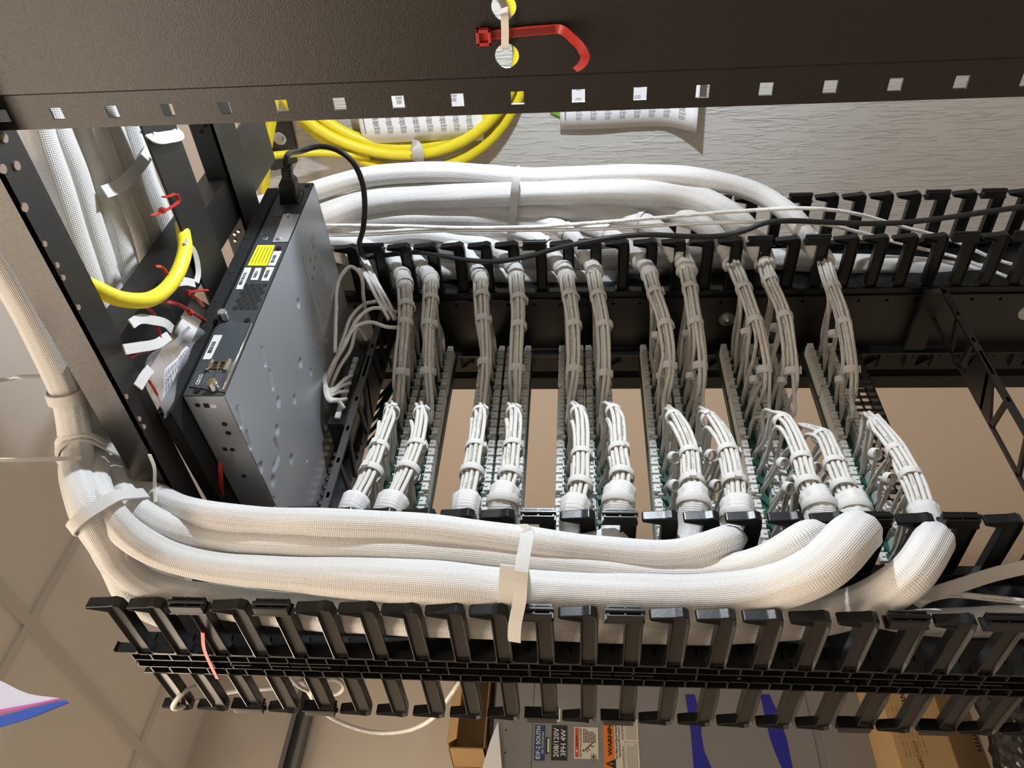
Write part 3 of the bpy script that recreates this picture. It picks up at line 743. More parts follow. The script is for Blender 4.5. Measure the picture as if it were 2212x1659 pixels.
# ---------------------------------------------------------------- straps and ties on the bundles
def strap_band(label,c,ax,a,b,wd,xdir,m='velcro',name='hook_and_loop_strap',group=None):
    bm=B(); band(bm,Vector(c),ax,a,b,wd,th=.002,xdir=xdir,seg=48); o=obj(name,bm,m,smooth=True,angle=50); return tag(o,label,'strap',group)
def ribbon_thing(name,label,cat,pts,nrm,w_,m,th=.0013,n=30,group=None):
    bm=B(); ribbon(bm,spline(pts,n),nrm,w_,th); o=obj(name,bm,m,smooth=True,angle=40); return tag(o,label,cat,group)
# wide strap across the near bundle
f=[at(1132,1142,'X',.500),at(1140,1150,'X',.472),at(1131,1200,'X',.438),at(1126,1235,'X',.420),at(1124,1265,'X',.414),at(1122,1300,'X',.414),at(1113,1345,'X',.406),at(1111,1372,'X',.405),at(1112,1385,'X',.42)]
ribbon_thing('hook_and_loop_strap','long white strap wrapped upright across the big near bundle','strap',f,lambda t:(-.75,-.62,0) ,.0128,'velcro',th=.0022)
f=[at(1104,1222,'X',.442),at(1100,1262,'X',.434),at(1098,1300,'X',.433),at(1100,1332,'X',.438)]
ribbon_thing('strap_tail','wide white frayed strap tail under the long strap on the near bundle','strap',f,(-.75,-.62,0),.021,'velcro',th=.002)
# faint tape wraps on the thick sleeve
Cc=at(1235,1284,'X',.457); 
# top bundle strap
f=[at(1114,362,'X',1.155),at(1118,372,'X',1.143),at(1113,400,'X',1.135),at(1110,440,'X',1.138),at(1106,480,'X',1.143),at(1103,515,'X',1.15),at(1102,530,'X',1.16)]
ribbon_thing('hook_and_loop_strap','white strap wrapped round the far bundles against the plywood','strap',f,(-.8,-.6,0),.0125,'velcro',th=.0018)
# bands round the upright part of the near bundle
LP={}
def hull_band(label,paths,probe,w_,m='velcro',extra=.0015,group=None,name='hook_and_loop_strap',tilt=0):
    # strap drawn tight round several sleeves: convex hull of their outlines in the plane across them
    cs=[]; tg=Vector()
    for pth,r in paths:
        i=min(range(1,len(pth)-1),key=lambda q:(pth[q]-probe).length); tg+=(pth[i+1]-pth[i-1]).normalized(); cs.append((pth[i],r,(pth[i+1]-pth[i-1]).normalized()))
    tg.normalize(); c=sum((q[0] for q in cs),Vector())/len(cs); a=(BACK-tg*BACK.dot(tg)).normalized(); b=tg.cross(a)
    tg2=(tg+b*tilt).normalized(); P=[]
    for q,r,t_ in cs:
        d=q-c; d=d-t_*(d.dot(tg)/max(.3,t_.dot(tg)))
        for k in range(24): t=2*PI*k/24; P.append((d.dot(a)+r*math.cos(t),d.dot(b)+r*math.sin(t)))
    P=sorted(set(P)); 
    def half(Q):
        H=[]
        for p in Q:
            while len(H)>1 and (H[-1][0]-H[-2][0])*(p[1]-H[-2][1])-(H[-1][1]-H[-2][1])*(p[0]-H[-2][0])<=0: H.pop()
            H.append(p)
        return H
    H=half(P)[:-1]+half(P[::-1])[:-1]; bm=B(); R_=[]
    for j,p in enumerate(H):
        o=H[j-1]; nx=H[(j+1)%len(H)]; e=Vector((nx[0]-o[0],nx[1]-o[1])); n=Vector((e.y,-e.x)).normalized(); sh=tilt*p[1]
        row=[]
        for dr,da in ((extra,-.5),(extra,.5),(extra+.0018,.46),(extra+.0018,-.46)): row.append(bm.verts.new(c+a*(p[0]+n.x*dr)+b*(p[1]+n.y*dr)+tg*(da*w_+sh)))
        R_.append(row)
    for j in range(len(R_)):
        A_=R_[j];B_=R_[(j+1)%len(R_)]
        for k in range(4): bm.faces.new([A_[k],A_[(k+1)%4],B_[(k+1)%4],B_[k]])
    o=obj(name,bm,m,smooth=True,angle=35); return tag(o,label,'strap',group)
def wrap(label,px,w_,m='velcro',X=.43,ends=.04,group=None,name='hook_and_loop_strap'):
    P=[at(x,y,'X',X) for x,y in px]; n=len(P)
    P[0]=P[0]+Vector((ends,0,0)); P[-1]=P[-1]+Vector((ends,.0,0))
    return ribbon_thing(name,label,'strap',P,BACK,w_,m,th=.0018,n=36,group=group)
CL=[NPATH[k] for k in (7,8,9,10)]
hull_band('cream strap round the climbing bundle, highest of its four wraps',CL,at(150,850,'Z',.519),.0125)
hull_band('white nylon tie round the climbing bundle below the highest strap',CL,at(215,988,'Z',.519),.007,'ptie')
hull_band('cream strap round the bend of the near bundle, second lowest wrap',CL,at(225,1030,'Z',.51),.0125,tilt=.15)
hull_band('cream strap round the bend of the near bundle, lowest wrap',CL[1:],at(235,1095,'X',.475),.0125,tilt=.05)
P=[at(-40,994,'Z',.519),at(60,993,'Z',.517),at(128,991,'Z',.510),at(175,989,'Z',.500)]
ribbon_thing('zip_tie_tail','cream nylon tie tail sticking out straight left of the climbing bundle','cable tie',P,BACK,.0042,'ptie',.0012)
P=[at(-30,822,'Z',.519),at(20,820,'Z',.519),at(40,815,'Z',.519),at(85,813,'Z',.51)]
ribbon_thing('zip_tie_tail','cream nylon tie tail at the left edge above the highest strap','cable tie',P,BACK,.0042,'ptie',.0012)
P=[at(323,982,'X',.53),at(333,1008,'X',.53),at(334,1050,'X',.53),at(336,1085,'X',.51)]
ribbon_thing('zip_tie_tail','slim white tie end standing up beside the bent near bundle','cable tie',P,BACK,.0035,'ptie',.0012)
P=[at(225,415,'Z',.492),at(258,402,'Z',.490),at(290,372,'Z',.490),at(318,335,'Z',.492),at(322,322,'Z',.50)]
ribbon_thing('hook_and_loop_strap','white strap slanting across the sleeves over the rack top','strap',P,(0,-.4,-.9),.0135,'velcro',.0015)
P=[at(312,285,'Z',.455),at(330,296,'Z',.446),at(365,296,'Z',.445),at(386,290,'Z',.446),at(384,278,'Z',.455)]
ribbon_thing('hook_and_loop_strap','white strap looped over the inner top bar just under the rail','strap',P,(0,-.5,-.86),.0135,'velcro',.0015)
for (q,l,wv) in ((([(283,700),(300,690),(330,692),(360,700),(372,712)]),'white strap loop below the sleeves, upper of the two above the bag',.010),
               (([(268,755),(300,750),(340,742),(365,725)]),'white strap loop below the sleeves, lower of the two above the bag',.0105),
               (([(372,612),(400,608),(420,612)]),'short white strap beside the yellow conduit bend',.0095),
               (([(400,520),(420,545),(428,590),(424,610)]),'narrow white strap hanging from the yellow conduit',.0065),
               (([(298,836),(312,812),(325,796)]),'cut white strap end beside the plastic bag',.010)):
    P=[at(x,y,'Z',.44) for x,y in q]; ribbon_thing('hook_and_loop_strap',l,'strap',P,(-.3,-.5,-.8),wv,'velcro',.0014)
# red cable ties
def tie(label,px,w_,ax='Z',v=.44,head=None,nrm=BACK):
    P=[at(x,y,ax,v) for x,y in px]; t=thing('cable_tie',label,'cable tie','red cable ties')
    bm=B(); ribbon(bm,spline(P,28),nrm,w_,.0012); obj('band',bm,'red',t)
    if head is not None:
        h=P[head]; d=(P[1]-P[0]).normalized() if head==0 else (P[head]-P[head-1]).normalized(); 
        n=Vector(nrm); s=d.cross(n).normalized(); n=s.cross(d)
        Mx=Matrix(((d.x,s.x,n.x,h.x),(d.y,s.y,n.y,h.y),(d.z,s.z,n.z,h.z),(0,0,0,1)))
        bm=B(); box(bm,-w_*.8,w_*.8,-w_*.75,w_*.75,-.001,.0045,Mx=Mx,bev=.0006); obj('head',bm,'red',t)
        bm=B(); box(bm,-w_*.28,w_*.28,-w_*.4,w_*.4,.0042,.0049,Mx=Mx); obj('slot',bm,'dark',t)
    base(t,P[0]); return t
# the long one threaded on the rail
P=[at(x,y,'X',XWb-.003) for x,y in ((1046,78),(1080,74),(1130,68),(1180,64),(1210,63))]+[at(1236,82,'X',XWb-.012),at(1256,104,'X',XWb-.02),at(1264,122,'X',XWb-.022),at(1256,140,'X',XWb-.018),at(1243,150,'X',XWb-.014)]
t=thing('cable_tie','long red cable tie held flat against the rail web beside round holes','cable tie','red cable ties')
pp=spline(P,60); bm=B(); ribbon(bm,pp,lambda t:(-1,0,0),lambda t:.0062 if t<.55 else .0062-.002*max(0,(t-.85)/.15),.0012); obj('band',bm,'red',t)
bm=B()
for j in range(38):
    x=1062+j*3.6
    if 1096<x<1104: continue
    q=at(x,76-(x-1062)*.088,'X',XWb-.0037); box(bm,q.x-.0004,q.x,q.y-.0021,q.y+.0021,q.z-.00035,q.z+.00035)
obj('teeth',bm,mat('dark_red_nylon',(.20,.012,.01),.5),t)
h=P[0]; bm=B()
for a in ((-.0055,-.0032,-.0052,.0052),(.0032,.0055,-.0052,.0052),(-.0055,.0055,-.0052,-.0030),(-.0055,.0055,.0030,.0052)): box(bm,h.x-.004,h.x+.001,h.y+a[0],h.y+a[1],h.z+a[2],h.z+a[3],bev=.0004)
box(bm,h.x-.001,h.x+.001,h.y-.003,h.y+.003,h.z-.003,h.z+.003); obj('head',bm,'red',t)
base(t,P[0])
P=[at(1090,18,'X',XWb+.004),at(1090,36,'X',XWb-.006),at(1091,65,'X',XWb-.0065),at(1091,98,'X',XWb-.0055),at(1093,105,'X',XWb+.004)]
ribbon_thing('strap_loop','narrow beige strap threaded between two round rail holes','strap',P,(-1,0,0),.0052,'ptie',.0012)
tie('small red tie with loop beside the inner top bar',[(327,466),(350,458),(372,446),(386,432),(382,421),(365,424),(352,426)],.0040,v=.445,head=1)
tie('red tie curving from the sleeves over the cross bar',[(318,665),(345,653),(380,656),(410,672),(445,695)],.0036,v=.44,head=3)
tie('red tie dropping from the sleeves past the strap loops',[(318,665),(332,678),(340,700),(345,725),(352,740)],.0030,v=.442)
tie('short crossed red tie over the white sleeve near the switch',[(405,634),(425,628),(450,627)],.0032,v=.44,head=0)
tie('red tie end hanging beside the crossed short one',[(405,634),(425,645),(440,662)],.0032,v=.442)
tie('small red tie above the yellow conduit',[(337,575),(350,578),(362,592)],.0034,v=.445)
tie('red tie half hidden under the lower strap loop',[(280,772),(300,762),(325,757)],.0036,v=.442)
tie('thin red tie running down left of the plastic bag',[(322,822),(338,850),(350,880)],.0026,v=.44)
tie('broad straight red tie beneath the switch corner',[(476,1000),(477,1040),(480,1085)],.0050,ax='X',v=.59)
tie('bent red tie on the left end of the near lattice',[(438,1366),(441,1400),(455,1435),(470,1466)],.0040,ax='X',v=.417,nrm=(-1,-.3,0))

# ---------------------------------------------------------------- the switch
P0=Vector((.598,.562,.38)); ux=Vector((.998,-.062,0)).normalized(); uyv=Vector((.062,.998,0)).normalized(); SWW=.421; SWH=.0455; SWD=.34
ang=math.atan2(ux.y,ux.x)
sw=thing('network_switch','silver and black rack network switch with its rear towards the viewer','switch',None,P0,ang)
inv=Matrix.Rotation(-ang,3,'Z')
def sb(px,py):   # point on the underside
    return inv@(at(px,py,'Z',.38)-P0)
def sr(px,py):   # point on the rear face (local a, c)
    q=inv@(atp(px,py,P0,uyv)-P0); return q.x,q.z
NXg,NYg=260,150
dim=[(645,655,.0075,.003),(649.6,784,.0075,.003),(671.8,803.5,.006,.0025),(704,732,.007,.0025),(688.7,748,.0055,.002),(601.8,868.6,.008,.003),(636.8,862.6,.007,.0025),(599,929,.0075,.003),(629.6,991.6,.0075,.003),(704.3,906,.006,.002),(665.7,1002.4,.007,.0022),(563.3,1011,.0085,.003),(589.8,1038.6,.008,.003),(590,1083,.007,.003)]
dl=[(sb(x,y),r,d) for x,y,r,d in dim]
slots=[((566,755),(573.5,787),.0028),((583,805),(590,838),.0028),((513,883),(521,920),.0030),((533,936),(541,966),.0032)]
sl_=[(sb(*a),sb(*b),r) for a,b,r in slots]
crv=[sb(*q) for q in ((594,955),(600,970),(602,985),(598,1000),(592,1010))]
def depth(x,y):
    z=0
    for c,r,d in dl:
        q=((x-c.x)**2+(y-c.y)**2)/(r*r)
        if q<1: z=max(z,d*(1-q))
    for a,b,r in sl_:
        ab=(b-a).xy; ap=Vector((x-a.x,y-a.y)); s=max(0,min(1,ap.dot(ab)/ab.dot(ab))); dd=(ap-ab*s).length/r
        if dd<1.25: z=max(z,.0035*min(1,(1.25-dd)/.4))
    for i in range(4):
        a,b=crv[i],crv[i+1]; ab=(b-a).xy; ap=Vector((x-a.x,y-a.y)); s=max(0,min(1,ap.dot(ab)/ab.dot(ab))); dd=(ap-ab*s).length/.006
        if dd<1: z=max(z,.0025*(1-dd*dd))
    return z
bm=B(); g=[]
for i in range(NXg+1):
    row=[]
    for j in range(NYg+1):
        x=SWW*i/NXg; y=SWD*.74*j/NYg
        row.append(bm.verts.new((x,y,depth(x,y))))
    g.append(row)
for i in range(NXg):
    for j in range(NYg): bm.faces.new([g[i][j],g[i][j+1],g[i+1][j+1],g[i+1][j]])
obj('bottom_plate',bm,'steel',sw,smooth=True)
bm=B(); yq=SWD*.74
box(bm,0,SWW,yq,SWD,0,.001); box(bm,0,.001,0,SWD,.0,SWH); box(bm,SWW-.001,SWW,0,SWD,0,SWH); box(bm,0,SWW,0,SWD,SWH-.001,SWH); box(bm,0,SWW,SWD-.001,SWD,0,SWH)
obj('chassis',bm,'steel',sw)
# side face details on the near flank
def sf(px,py):
    q=inv@(atp(px,py,P0,ux)-P0); return q.y,q.z
bm=B()
for (px,py,r) in ((485,916,.0032),(493,935,.0032),(427,875,.003),(502,971,.003),(527,1028,.003)):
    y,z=sf(px,py); cyl(bm,(-.0006,y,z),(.0004,y,z),r,14)
for (px,py,a,b) in ((446,876,.003,.006),(486,970,.0025,.006)):
    y,z=sf(px,py); box(bm,-.0006,.0004,y-b/2,y+b/2,z-a,z+a)
obj('flank_hole',bm,'dark',sw)
y,z=sf(461,877); bm=B(); box(bm,-.0008,.0004,y-.0025,y+.0025,z-.0035,z+.0035); obj('flank_slot',bm,'wlabel',sw)
bm=B(); box(bm,.0005,SWW-.0005,-.0015,.0,.0008,SWH); obj('rear_panel',bm,'rearp',sw)
RX=Vector((1,0,0)); RU=Vector((0,0,1))
def quad_plate(name,px,m,parent,th=.0006,y0=-.0015,label=None):
    pts=[sr(*q) for q in px]; a0=sum(p[0] for p in pts)/4; c0=sum(p[1] for p in pts)/4
    bm=B(); prism(bm,pts,y0-th,y0,'Y'); o=obj(name,bm,m,parent)
    if label: o['label']=label
    return o,pts
def lab(px,m,name='label',lines=0,bars=0,label=None):
    o,pts=quad_plate(name,px,m,sw,label=label)
    # px order: far-top, far-bottom, near-bottom, near-top -> x range / z range
    x0=min(p[0] for p in pts); x1=max(p[0] for p in pts); z0=min(p[1] for p in pts); z1=max(p[1] for p in pts)
    bm=B(); y=-.0022
    for k in range(lines):
        zz=z1-(k+.9)*(z1-z0)/(lines+.8)
        xx=x0+(x1-x0)*.12
        while xx<x1-(x1-x0)*.12:
            w_=random.uniform(.0012,.003); box(bm,xx,min(xx+w_,x1-.001),y-.0001,y,zz-.0004,zz+.0004); xx+=w_+.0006
    xx=x0+(x1-x0)*.2
    while bars and xx<x1-(x1-x0)*.25:
        w_=random.choice((.0003,.0006)); box(bm,xx,xx+w_,y-.0001,y,z0+(z1-z0)*.35,z0+(z1-z0)*.78); xx+=w_+random.choice((.0004,.0008))
    if lines or bars: obj('print',bm,'ink',o)
    return o
f4=lambda x,y:(380+x/4.367,380+y/4.367)
f5=lambda x,y:(380+x/4.147,660+y/4.147)
def q4(f,*a): return [f(*p) for p in a]
lab(q4(f4,(775,665),(937,665),(862,858),(680,858)),'ylabel',lines=5,label='yellow printed warning label')
lab(q4(f4,(925,722),(1000,722),(935,858),(872,858)),'wlabel',bars=1); lab(q4(f4,(655,877),(717,877),(630,1080),(570,1080)),'wlabel',bars=1)
lab(q4(f4,(755,880),(812,880),(775,993),(708,993)),'wlabel',bars=1); lab(q4(f4,(858,873),(932,873),(875,1000),(808,1000)),'wlabel',bars=1)
o,_=quad_plate('cover_plate',q4(f4,(1020,375),(1170,375),(1060,635),(915,640)),'steel',sw,.0012,label='light steel cover plate with two screws')
o,_=quad_plate('rating_plate',q4(f4,(960,285),(1055,285),(1000,395),(915,395)),'modp',sw,.0005)
for (x,y) in ((1075,390),(980,605)):
    a,c=sr(*f4(x,y)); bm=B(); cyl(bm,(a,-.0027,c),(a,-.0052,c),.0032,12); obj('screw',bm,'bright',sw,smooth=True,angle=40)
for (x,y) in ((975,695),(678,1375),(1240,95)):
    a,c=sr(*f4(x,y)); bm=B(); cyl(bm,(a,-.0015,c),(a,-.0028,c),.0036,14); box(bm,a-.0022,a+.0022,-.003,-.0028,c-.0004,c+.0004); obj('screw',bm,'black',sw,smooth=True,angle=40)
a,c=sr(*f5(197,775)); bm=B(); cyl(bm,(a,-.0015,c),(a,-.0028,c),.0036,14); obj('screw',bm,'black',sw,smooth=True,angle=40)
# hexagonal vent
vp=[sr(*f4(*q)) for q in ((660,1030),(870,1030),(780,1275),(560,1275))]
vx0=min(p[0] for p in vp); vx1=max(p[0] for p in vp); vz0=.004; vz1=.0335
bm=B(); 
k=0; R_=.0047
x=vx0+.004; row=0
while x<vx1-.002:
    z=vz0+.003+(R_*.87 if row%2 else 0)
    while z<vz1:
        vs=[bm.verts.new((x+R_*.88*math.cos(PI/3*q),-.0017,z+R_*.88*math.sin(PI/3*q))) for q in range(6)]; bm.faces.new(vs); z+=R_*1.74
    x+=R_*1.52; row+=1
obj('vent',bm,'dark',sw)
# removable module with thumbscrews, label and two stacking ports
o,_=quad_plate('module_plate',q4(f5,(395,172),(700,170),(448,790),(128,740)),'modp',sw,.0014,label='slate module plate with thumbscrews')
e0=sr(*f5(690,185)); e1=sr(*f5(432,770)); bm=B(); cyl(bm,(e0[0],-.003,.0022),(e1[0],-.003,.0022),.0016,10); obj('module_edge',bm,'bright',sw,smooth=True)
o,pts=quad_plate('label',q4(f5,(350,283),(425,283),(320,500),(248,500)),'wlabel',sw,.0005,-.0029)
x0=min(p[0] for p in pts)+.006; x1=max(p[0] for p in pts)-.012; z0=min(p[1] for p in pts); z1=max(p[1] for p in pts)
bm=B(); xx=x0+.004
while xx<x1: w_=random.choice((.0003,.0006)); box(bm,xx,xx+w_,-.0036,-.0034,z0+.0035,z1-.002); xx+=w_+random.choice((.0004,.0007))
obj('print',bm,'ink',o)
pc=[sr(*f5(*q)) for q in ((340,515),(480,515),(450,600),(300,600))]
ax0=min(p[0] for p in pc); ax1=max(p[0] for p in pc); az0=min(p[1] for p in pc)+.002; az1=max(p[1] for p in pc)-.002
for (za,zb_) in ((az0,(az0+az1)/2-.0008),((az0+az1)/2+.0008,az1)):
    bm=B(); 
    box(bm,ax0+.002,ax1-.002,-.0048,-.0029,za,za+.0008); box(bm,ax0+.002,ax1-.002,-.0048,-.0029,zb_-.0008,zb_); box(bm,ax0+.002,ax0+.0028,-.0048,-.0029,za,zb_); box(bm,ax1-.0028,ax1-.002,-.0048,-.0029,za,zb_)
    p_=obj('stack_port',bm,'gold',sw); bm=B(); box(bm,ax0+.0028,ax1-.0028,-.0034,-.0029,za+.0008,zb_-.0008); obj('opening',bm,'dark',p_)
for za in (az0-.004,az1+.001):
    bm=B(); box(bm,ax0-.001,ax1+.001,-.0065,-.0029,za-.0005,za+.0035,bev=.001); obj('port_bracket',bm,'bright',sw)
for (x,y) in ((447,122),(360,747)):
    a,c=sr(*f5(x,y)); a-=.002; bm=B(); cyl(bm,(a,-.0025,c),(a,-.014,c),.0050,18); cyl(bm,(a,-.004,c),(a,-.012,c),.0057,18); obj('thumbscrew',bm,'bright',sw,smooth=True,angle=30)
# maker's mark: stepped bars over the word, and two boxed captions
a,c=sr(*f5(218,680)); text_into('maker_word','CISCO',.0078,'whiteink',sw,(a,-.0031,c),RX,RU,bold=.0001,fit=(.0155,.0042))
a2,c2=sr(*f5(180,676)); bm=B()
for k,h in enumerate((.0016,.0028,.0042,.0028,.0016,.0028,.0042,.0028,.0016)): box(bm,a2-.0105+k*.0026,a2-.0099+k*.0026,-.0032,-.003,c2-h/2,c2+h/2)
obj('maker_bars',bm,'dimink',sw)
for (q,s) in (((296,662),'STACK 1'),((388,655),'STACK 2')):
    a,c=sr(*f5(*q)); text_into('caption',s,.0045,'dimink',sw,(a,-.0031,c),RX,RU)
    bm=B()
    for d in ((-.0105,.0105,-.0032,-.0029),(-.0105,.0105,.0029,.0032),(-.0105,-.0102,-.0032,.0032),(.0102,.0105,-.0032,.0032)): box(bm,a+d[0],a+d[1],-.0031,-.0029,c+d[2],c+d[3])
    obj('caption_frame',bm,'dimink',sw)
# caution text and triangle
a,c=sr(*f4(855,505)); 
for k in range(3): text_into('caution_text',('ELECTRIC SHOCK HAZARD','DISCONNECT POWER','BEFORE SERVICING')[k],.0030,'dimink',sw,(a+.002,-.0017,c-.0048*k+.002),RX,RU)
a,c=sr(*f4(845,600)); bm=B()
pr_=[(a-.0035,c-.003),(a+.0035,c-.003),(a,c+.0035)]
prism(bm,pr_,-.0017,-.0015,'Y'); tri=obj('caution_triangle',bm,'whiteink',sw); bm=B(); prism(bm,[(a-.0024,c-.0023),(a+.0024,c-.0023),(a,c+.0024)],-.0019,-.0016,'Y'); obj('triangle_core',bm,'rearp',tri)
# rating label on the underside
lp=[sb(*q) for q in (f4(1295,545),f4(1480,1215),f4(1385,1535),f4(1195,790))]
bm=B(); vs=[bm.verts.new((p.x,p.y,-.0004)) for p in lp]; vt=[bm.verts.new((p.x,p.y,-.0001)) for p in lp]; bm.faces.new(vs); bm.faces.new(vt[::-1])
for i in range(4): bm.faces.new([vs[i],vt[i],vt[(i+1)%4],vs[(i+1)%4]])
L_=obj('rating_label',bm,'slabel',sw); L_['label']='grey printed rating label'
bm=B(); o0=lp[0]; e1=lp[1]-lp[0]; e2=lp[3]-lp[0]
for k in range(13):
    for j in range(9):
        s=.36+.047*k; t0=.08+j*.095+random.uniform(0,.02); t1=t0+random.uniform(.04,.085)
        if random.random()<.12: continue
        A=[o0+e1*s+e2*t0,o0+e1*(s+.016)+e2*t0,o0+e1*(s+.016)+e2*t1,o0+e1*s+e2*t1]; bm.faces.new([bm.verts.new((p.x,p.y,-.0005)) for p in A])
for (s,t0) in ((.08,.15),(.12,.55),(.2,.2),(.26,.45),(.3,.7)):
    A=[o0+e1*s+e2*t0,o0+e1*(s+.05)+e2*t0,o0+e1*(s+.05)+e2*(t0+.12),o0+e1*s+e2*(t0+.12)]; bm.faces.new([bm.verts.new((p.x,p.y,-.0005)) for p in A])
obj('print',bm,'grayink',L_)
# power inlet
a,c=sr(627,430); bm=B(); box(bm,a-.016,a+.016,-.0035,-.0015,.008,.036,bev=.002); obj('power_inlet',bm,'black',sw)
# shelf of textured black steel over the switch
sh=thing('rack_shelf','textured black steel shelf lying tight above the switch','shelf',None,P0,ang)
bm=B(); box(bm,-.026,.405,-.004,.26,.0475,.0495); box(bm,-.026,.405,-.004,-.002,.0495,.064); obj('shelf_plate',bm,'rough',sh)
bm=B()
for (x,y) in ((705,600),(560,920),(470,1190),(265,1560)):
    q=inv@(atp(*f4(x,y),P0,uyv)-P0); cyl(bm,(q.x,-.0045,.0575),(q.x,-.0038,.0575),.005,16)
obj('slot_hole',bm,'dark',sh)
bm=B(); box(bm,-.024,.40,.004,.25,.052,.066); obj('tray',bm,'rough',sh)

# power plug and cord
pb=atp(627,434,P0,uyv); 
t=thing('power_cord','black power cord with moulded plug arching out of the switch','cord')
dirp=(atp(619,360,P0-uyv*.052,uyv)-pb).normalized()
n0=RU; Mx=frame_mx(pb,Vector((1,0,0)),Vector((0,0,1)))
bm=B(); e=pb+dirp*.040
sx=ux; sz=Vector((0,0,1))
def ringbox(bm,c,a,b): return [bm.verts.new(c+sx*i*a+sz*j*b) for i,j in ((-1,-.8),(-.8,-1),(.8,-1),(1,-.8),(1,.8),(.8,1),(-.8,1),(-1,.8))]
rs=[ringbox(bm,pb,.0095,.0125),ringbox(bm,pb+dirp*.030,.0100,.0115),ringbox(bm,pb+dirp*.036,.0075,.0085),ringbox(bm,pb+dirp*.037,.0065,.0075)]
for k in range(4):
    c=pb+dirp*(.038+.0042*k); rs+=[ringbox(bm,c,.0065,.007),ringbox(bm,c+dirp*.0026,.0063,.0068),ringbox(bm,c+dirp*.0028,.0052,.0055),ringbox(bm,c+dirp*.004,.0052,.0055)]
for A,Bq in zip(rs,rs[1:]):
    for j in range(8): bm.faces.new([A[j],A[(j+1)%8],Bq[(j+1)%8],Bq[j]])
bm.faces.new(rs[0][::-1]); bm.faces.new(rs[-1])
obj('plug',bm,'cord',t)
e=pb+dirp*.050
cp=[e,e+dirp*.012]+[at(x,y,'Y',Y) for x,y,Y in ((655,325,.50),(690,316,.50),(730,325,.505),(762,350,.52),(782,392,.545),(788,440,.575),(785,490,.61),(776,530,.655),(783,550,.680))]
cp+=[at(x,y,'X',1.098) for x,y in ((800,556),(850,549))]+[at(x,y,'X',X) for x,y,X in ((900,545,1.093),(950,552,1.086),(1020,563,1.075),(1080,564,1.07),(1140,554,1.07),(1200,537,1.072),(1260,524,1.072),(1330,512,1.075),(1400,507,1.078),(1500,511,1.078),(1560,509,1.078),(1610,498,1.078),(1650,482,1.08),(1700,477,1.08),(1780,480,1.085),(1880,483,1.09),(1960,480,1.09),(2060,468,1.085),(2150,455,1.08),(2260,440,1.075))]
bm=B(); tube(bm,spline(cp,170),.0041,14); obj('cord',bm,'cord',t,smooth=True)
base(t,pb)

# ---------------------------------------------------------------- loose white cables along the far manager
def cab(label,px,r=.0030,m='wcable',n=70,name='data_cable',group='loose white cables'):
    P=[at(x,y,a,v) for x,y,a,v in px]; return tube_thing(name,label,'cable',P,r,m,n,10,group=group)
Xc=1.10
cab('straight white cable running over the far fingers, upper of two',[(700,487,'X',Xc),(850,488,'X',Xc),(1000,492,'X',Xc),(1150,490,'X',Xc),(1300,480,'X',Xc),(1450,468,'X',Xc),(1600,456,'X',Xc),(1740,450,'X',Xc),(1850,462,'X',1.13),(1950,490,'X',1.15),(2060,520,'X',1.16),(2150,560,'X',1.14),(2260,590,'X',1.12)])
cab('straight white cable running over the far fingers, lower of two',[(700,508,'X',Xc),(800,506,'X',Xc),(900,500,'X',Xc),(1000,497,'X',Xc),(1150,497,'X',Xc),(1300,494,'X',Xc),(1450,485,'X',Xc),(1600,480,'X',Xc),(1760,482,'X',1.12),(1850,500,'X',1.15),(1960,530,'X',1.16),(2080,560,'X',1.15),(2180,600,'X',1.12),(2260,630,'X',1.11)])
cab('white cable arching high between the switch and the far fingers',[(724,760,'Y',.74),(726,680,'Y',.72),(735,600,'Y',.70),(758,576,'Y',.69),(778,592,'Y',.70),(785,640,'Y',.74),(792,690,'Y',.79)])
cab('white cable in a tall loop beside the leftmost far bundle, highest loop',[(826,640,'Y',.77),(815,650,'Y',.765),(790,656,'Y',.76),(762,680,'Y',.755),(745,720,'Y',.75),(725,780,'Y',.76),(705,830,'Y',.79)])
cab('white cable in a tall loop beside the leftmost far bundle, middle loop',[(858,674,'Y',.76),(835,668,'Y',.75),(805,666,'Y',.745),(772,690,'Y',.74),(745,745,'Y',.745),(715,800,'Y',.77),(702,850,'Y',.80)])
cab('white cable in a tall loop beside the leftmost far bundle, lowest loop',[(860,708,'Y',.76),(835,706,'Y',.75),(800,696,'Y',.745),(770,705,'Y',.74),(740,750,'Y',.745),(708,810,'Y',.77),(697,855,'Y',.80)])
cab('slack white cable joining the bunch under the switch corner',[(792,735,'Y',.80),(775,712,'Y',.78),(755,760,'Y',.77),(730,800,'Y',.78),(712,850,'Y',.80),(715,868,'Y',.82)])
for k,(a,b,l) in enumerate((((760,812),(745,822),'first'),((757,828),(735,838),'second'),((752,845),(725,852),'third'),((748,862),(730,868),'fourth'),((744,882),(728,870),'fifth'))):
    cab('short white cable plugged into the port row below the switch, %s from the top'%l,[(a[0],a[1],'Y',.797),(b[0]+2,b[1]-4,'Y',.785),(712,842+k*6,'Y',.775),(700,832-k*8,'Y',.77)],n=24)
for k,(px,l) in enumerate((([(716,508),(745,545),(785,590),(820,655),(840,690)],'nearest the rack switch'),([(722,500),(770,540),(800,590),(828,650),(852,690)],'second from the switch'),([(712,520),(760,560),(806,610),(835,670)],'third from the switch'),([(740,505),(790,560),(815,610),(845,664),(856,690)],'beside the leftmost far sleeve'))):
    cab('bright white cable slanting down through the far fingers, '+l,[(x,y,'Y',.715+.01*j+.004*k) for j,(x,y) in enumerate(px)],n=40)
cab('cream cable hanging in a wide loop below the near manager',[(1000,1462,'X',.46),(960,1520,'X',.47),(930,1555,'X',.47),(880,1578,'X',.47),(810,1582,'X',.47),(740,1562,'X',.47),(695,1535,'X',.47),(670,1500,'X',.47),(655,1475,'X',.47)],r=.0029,m='wcable')
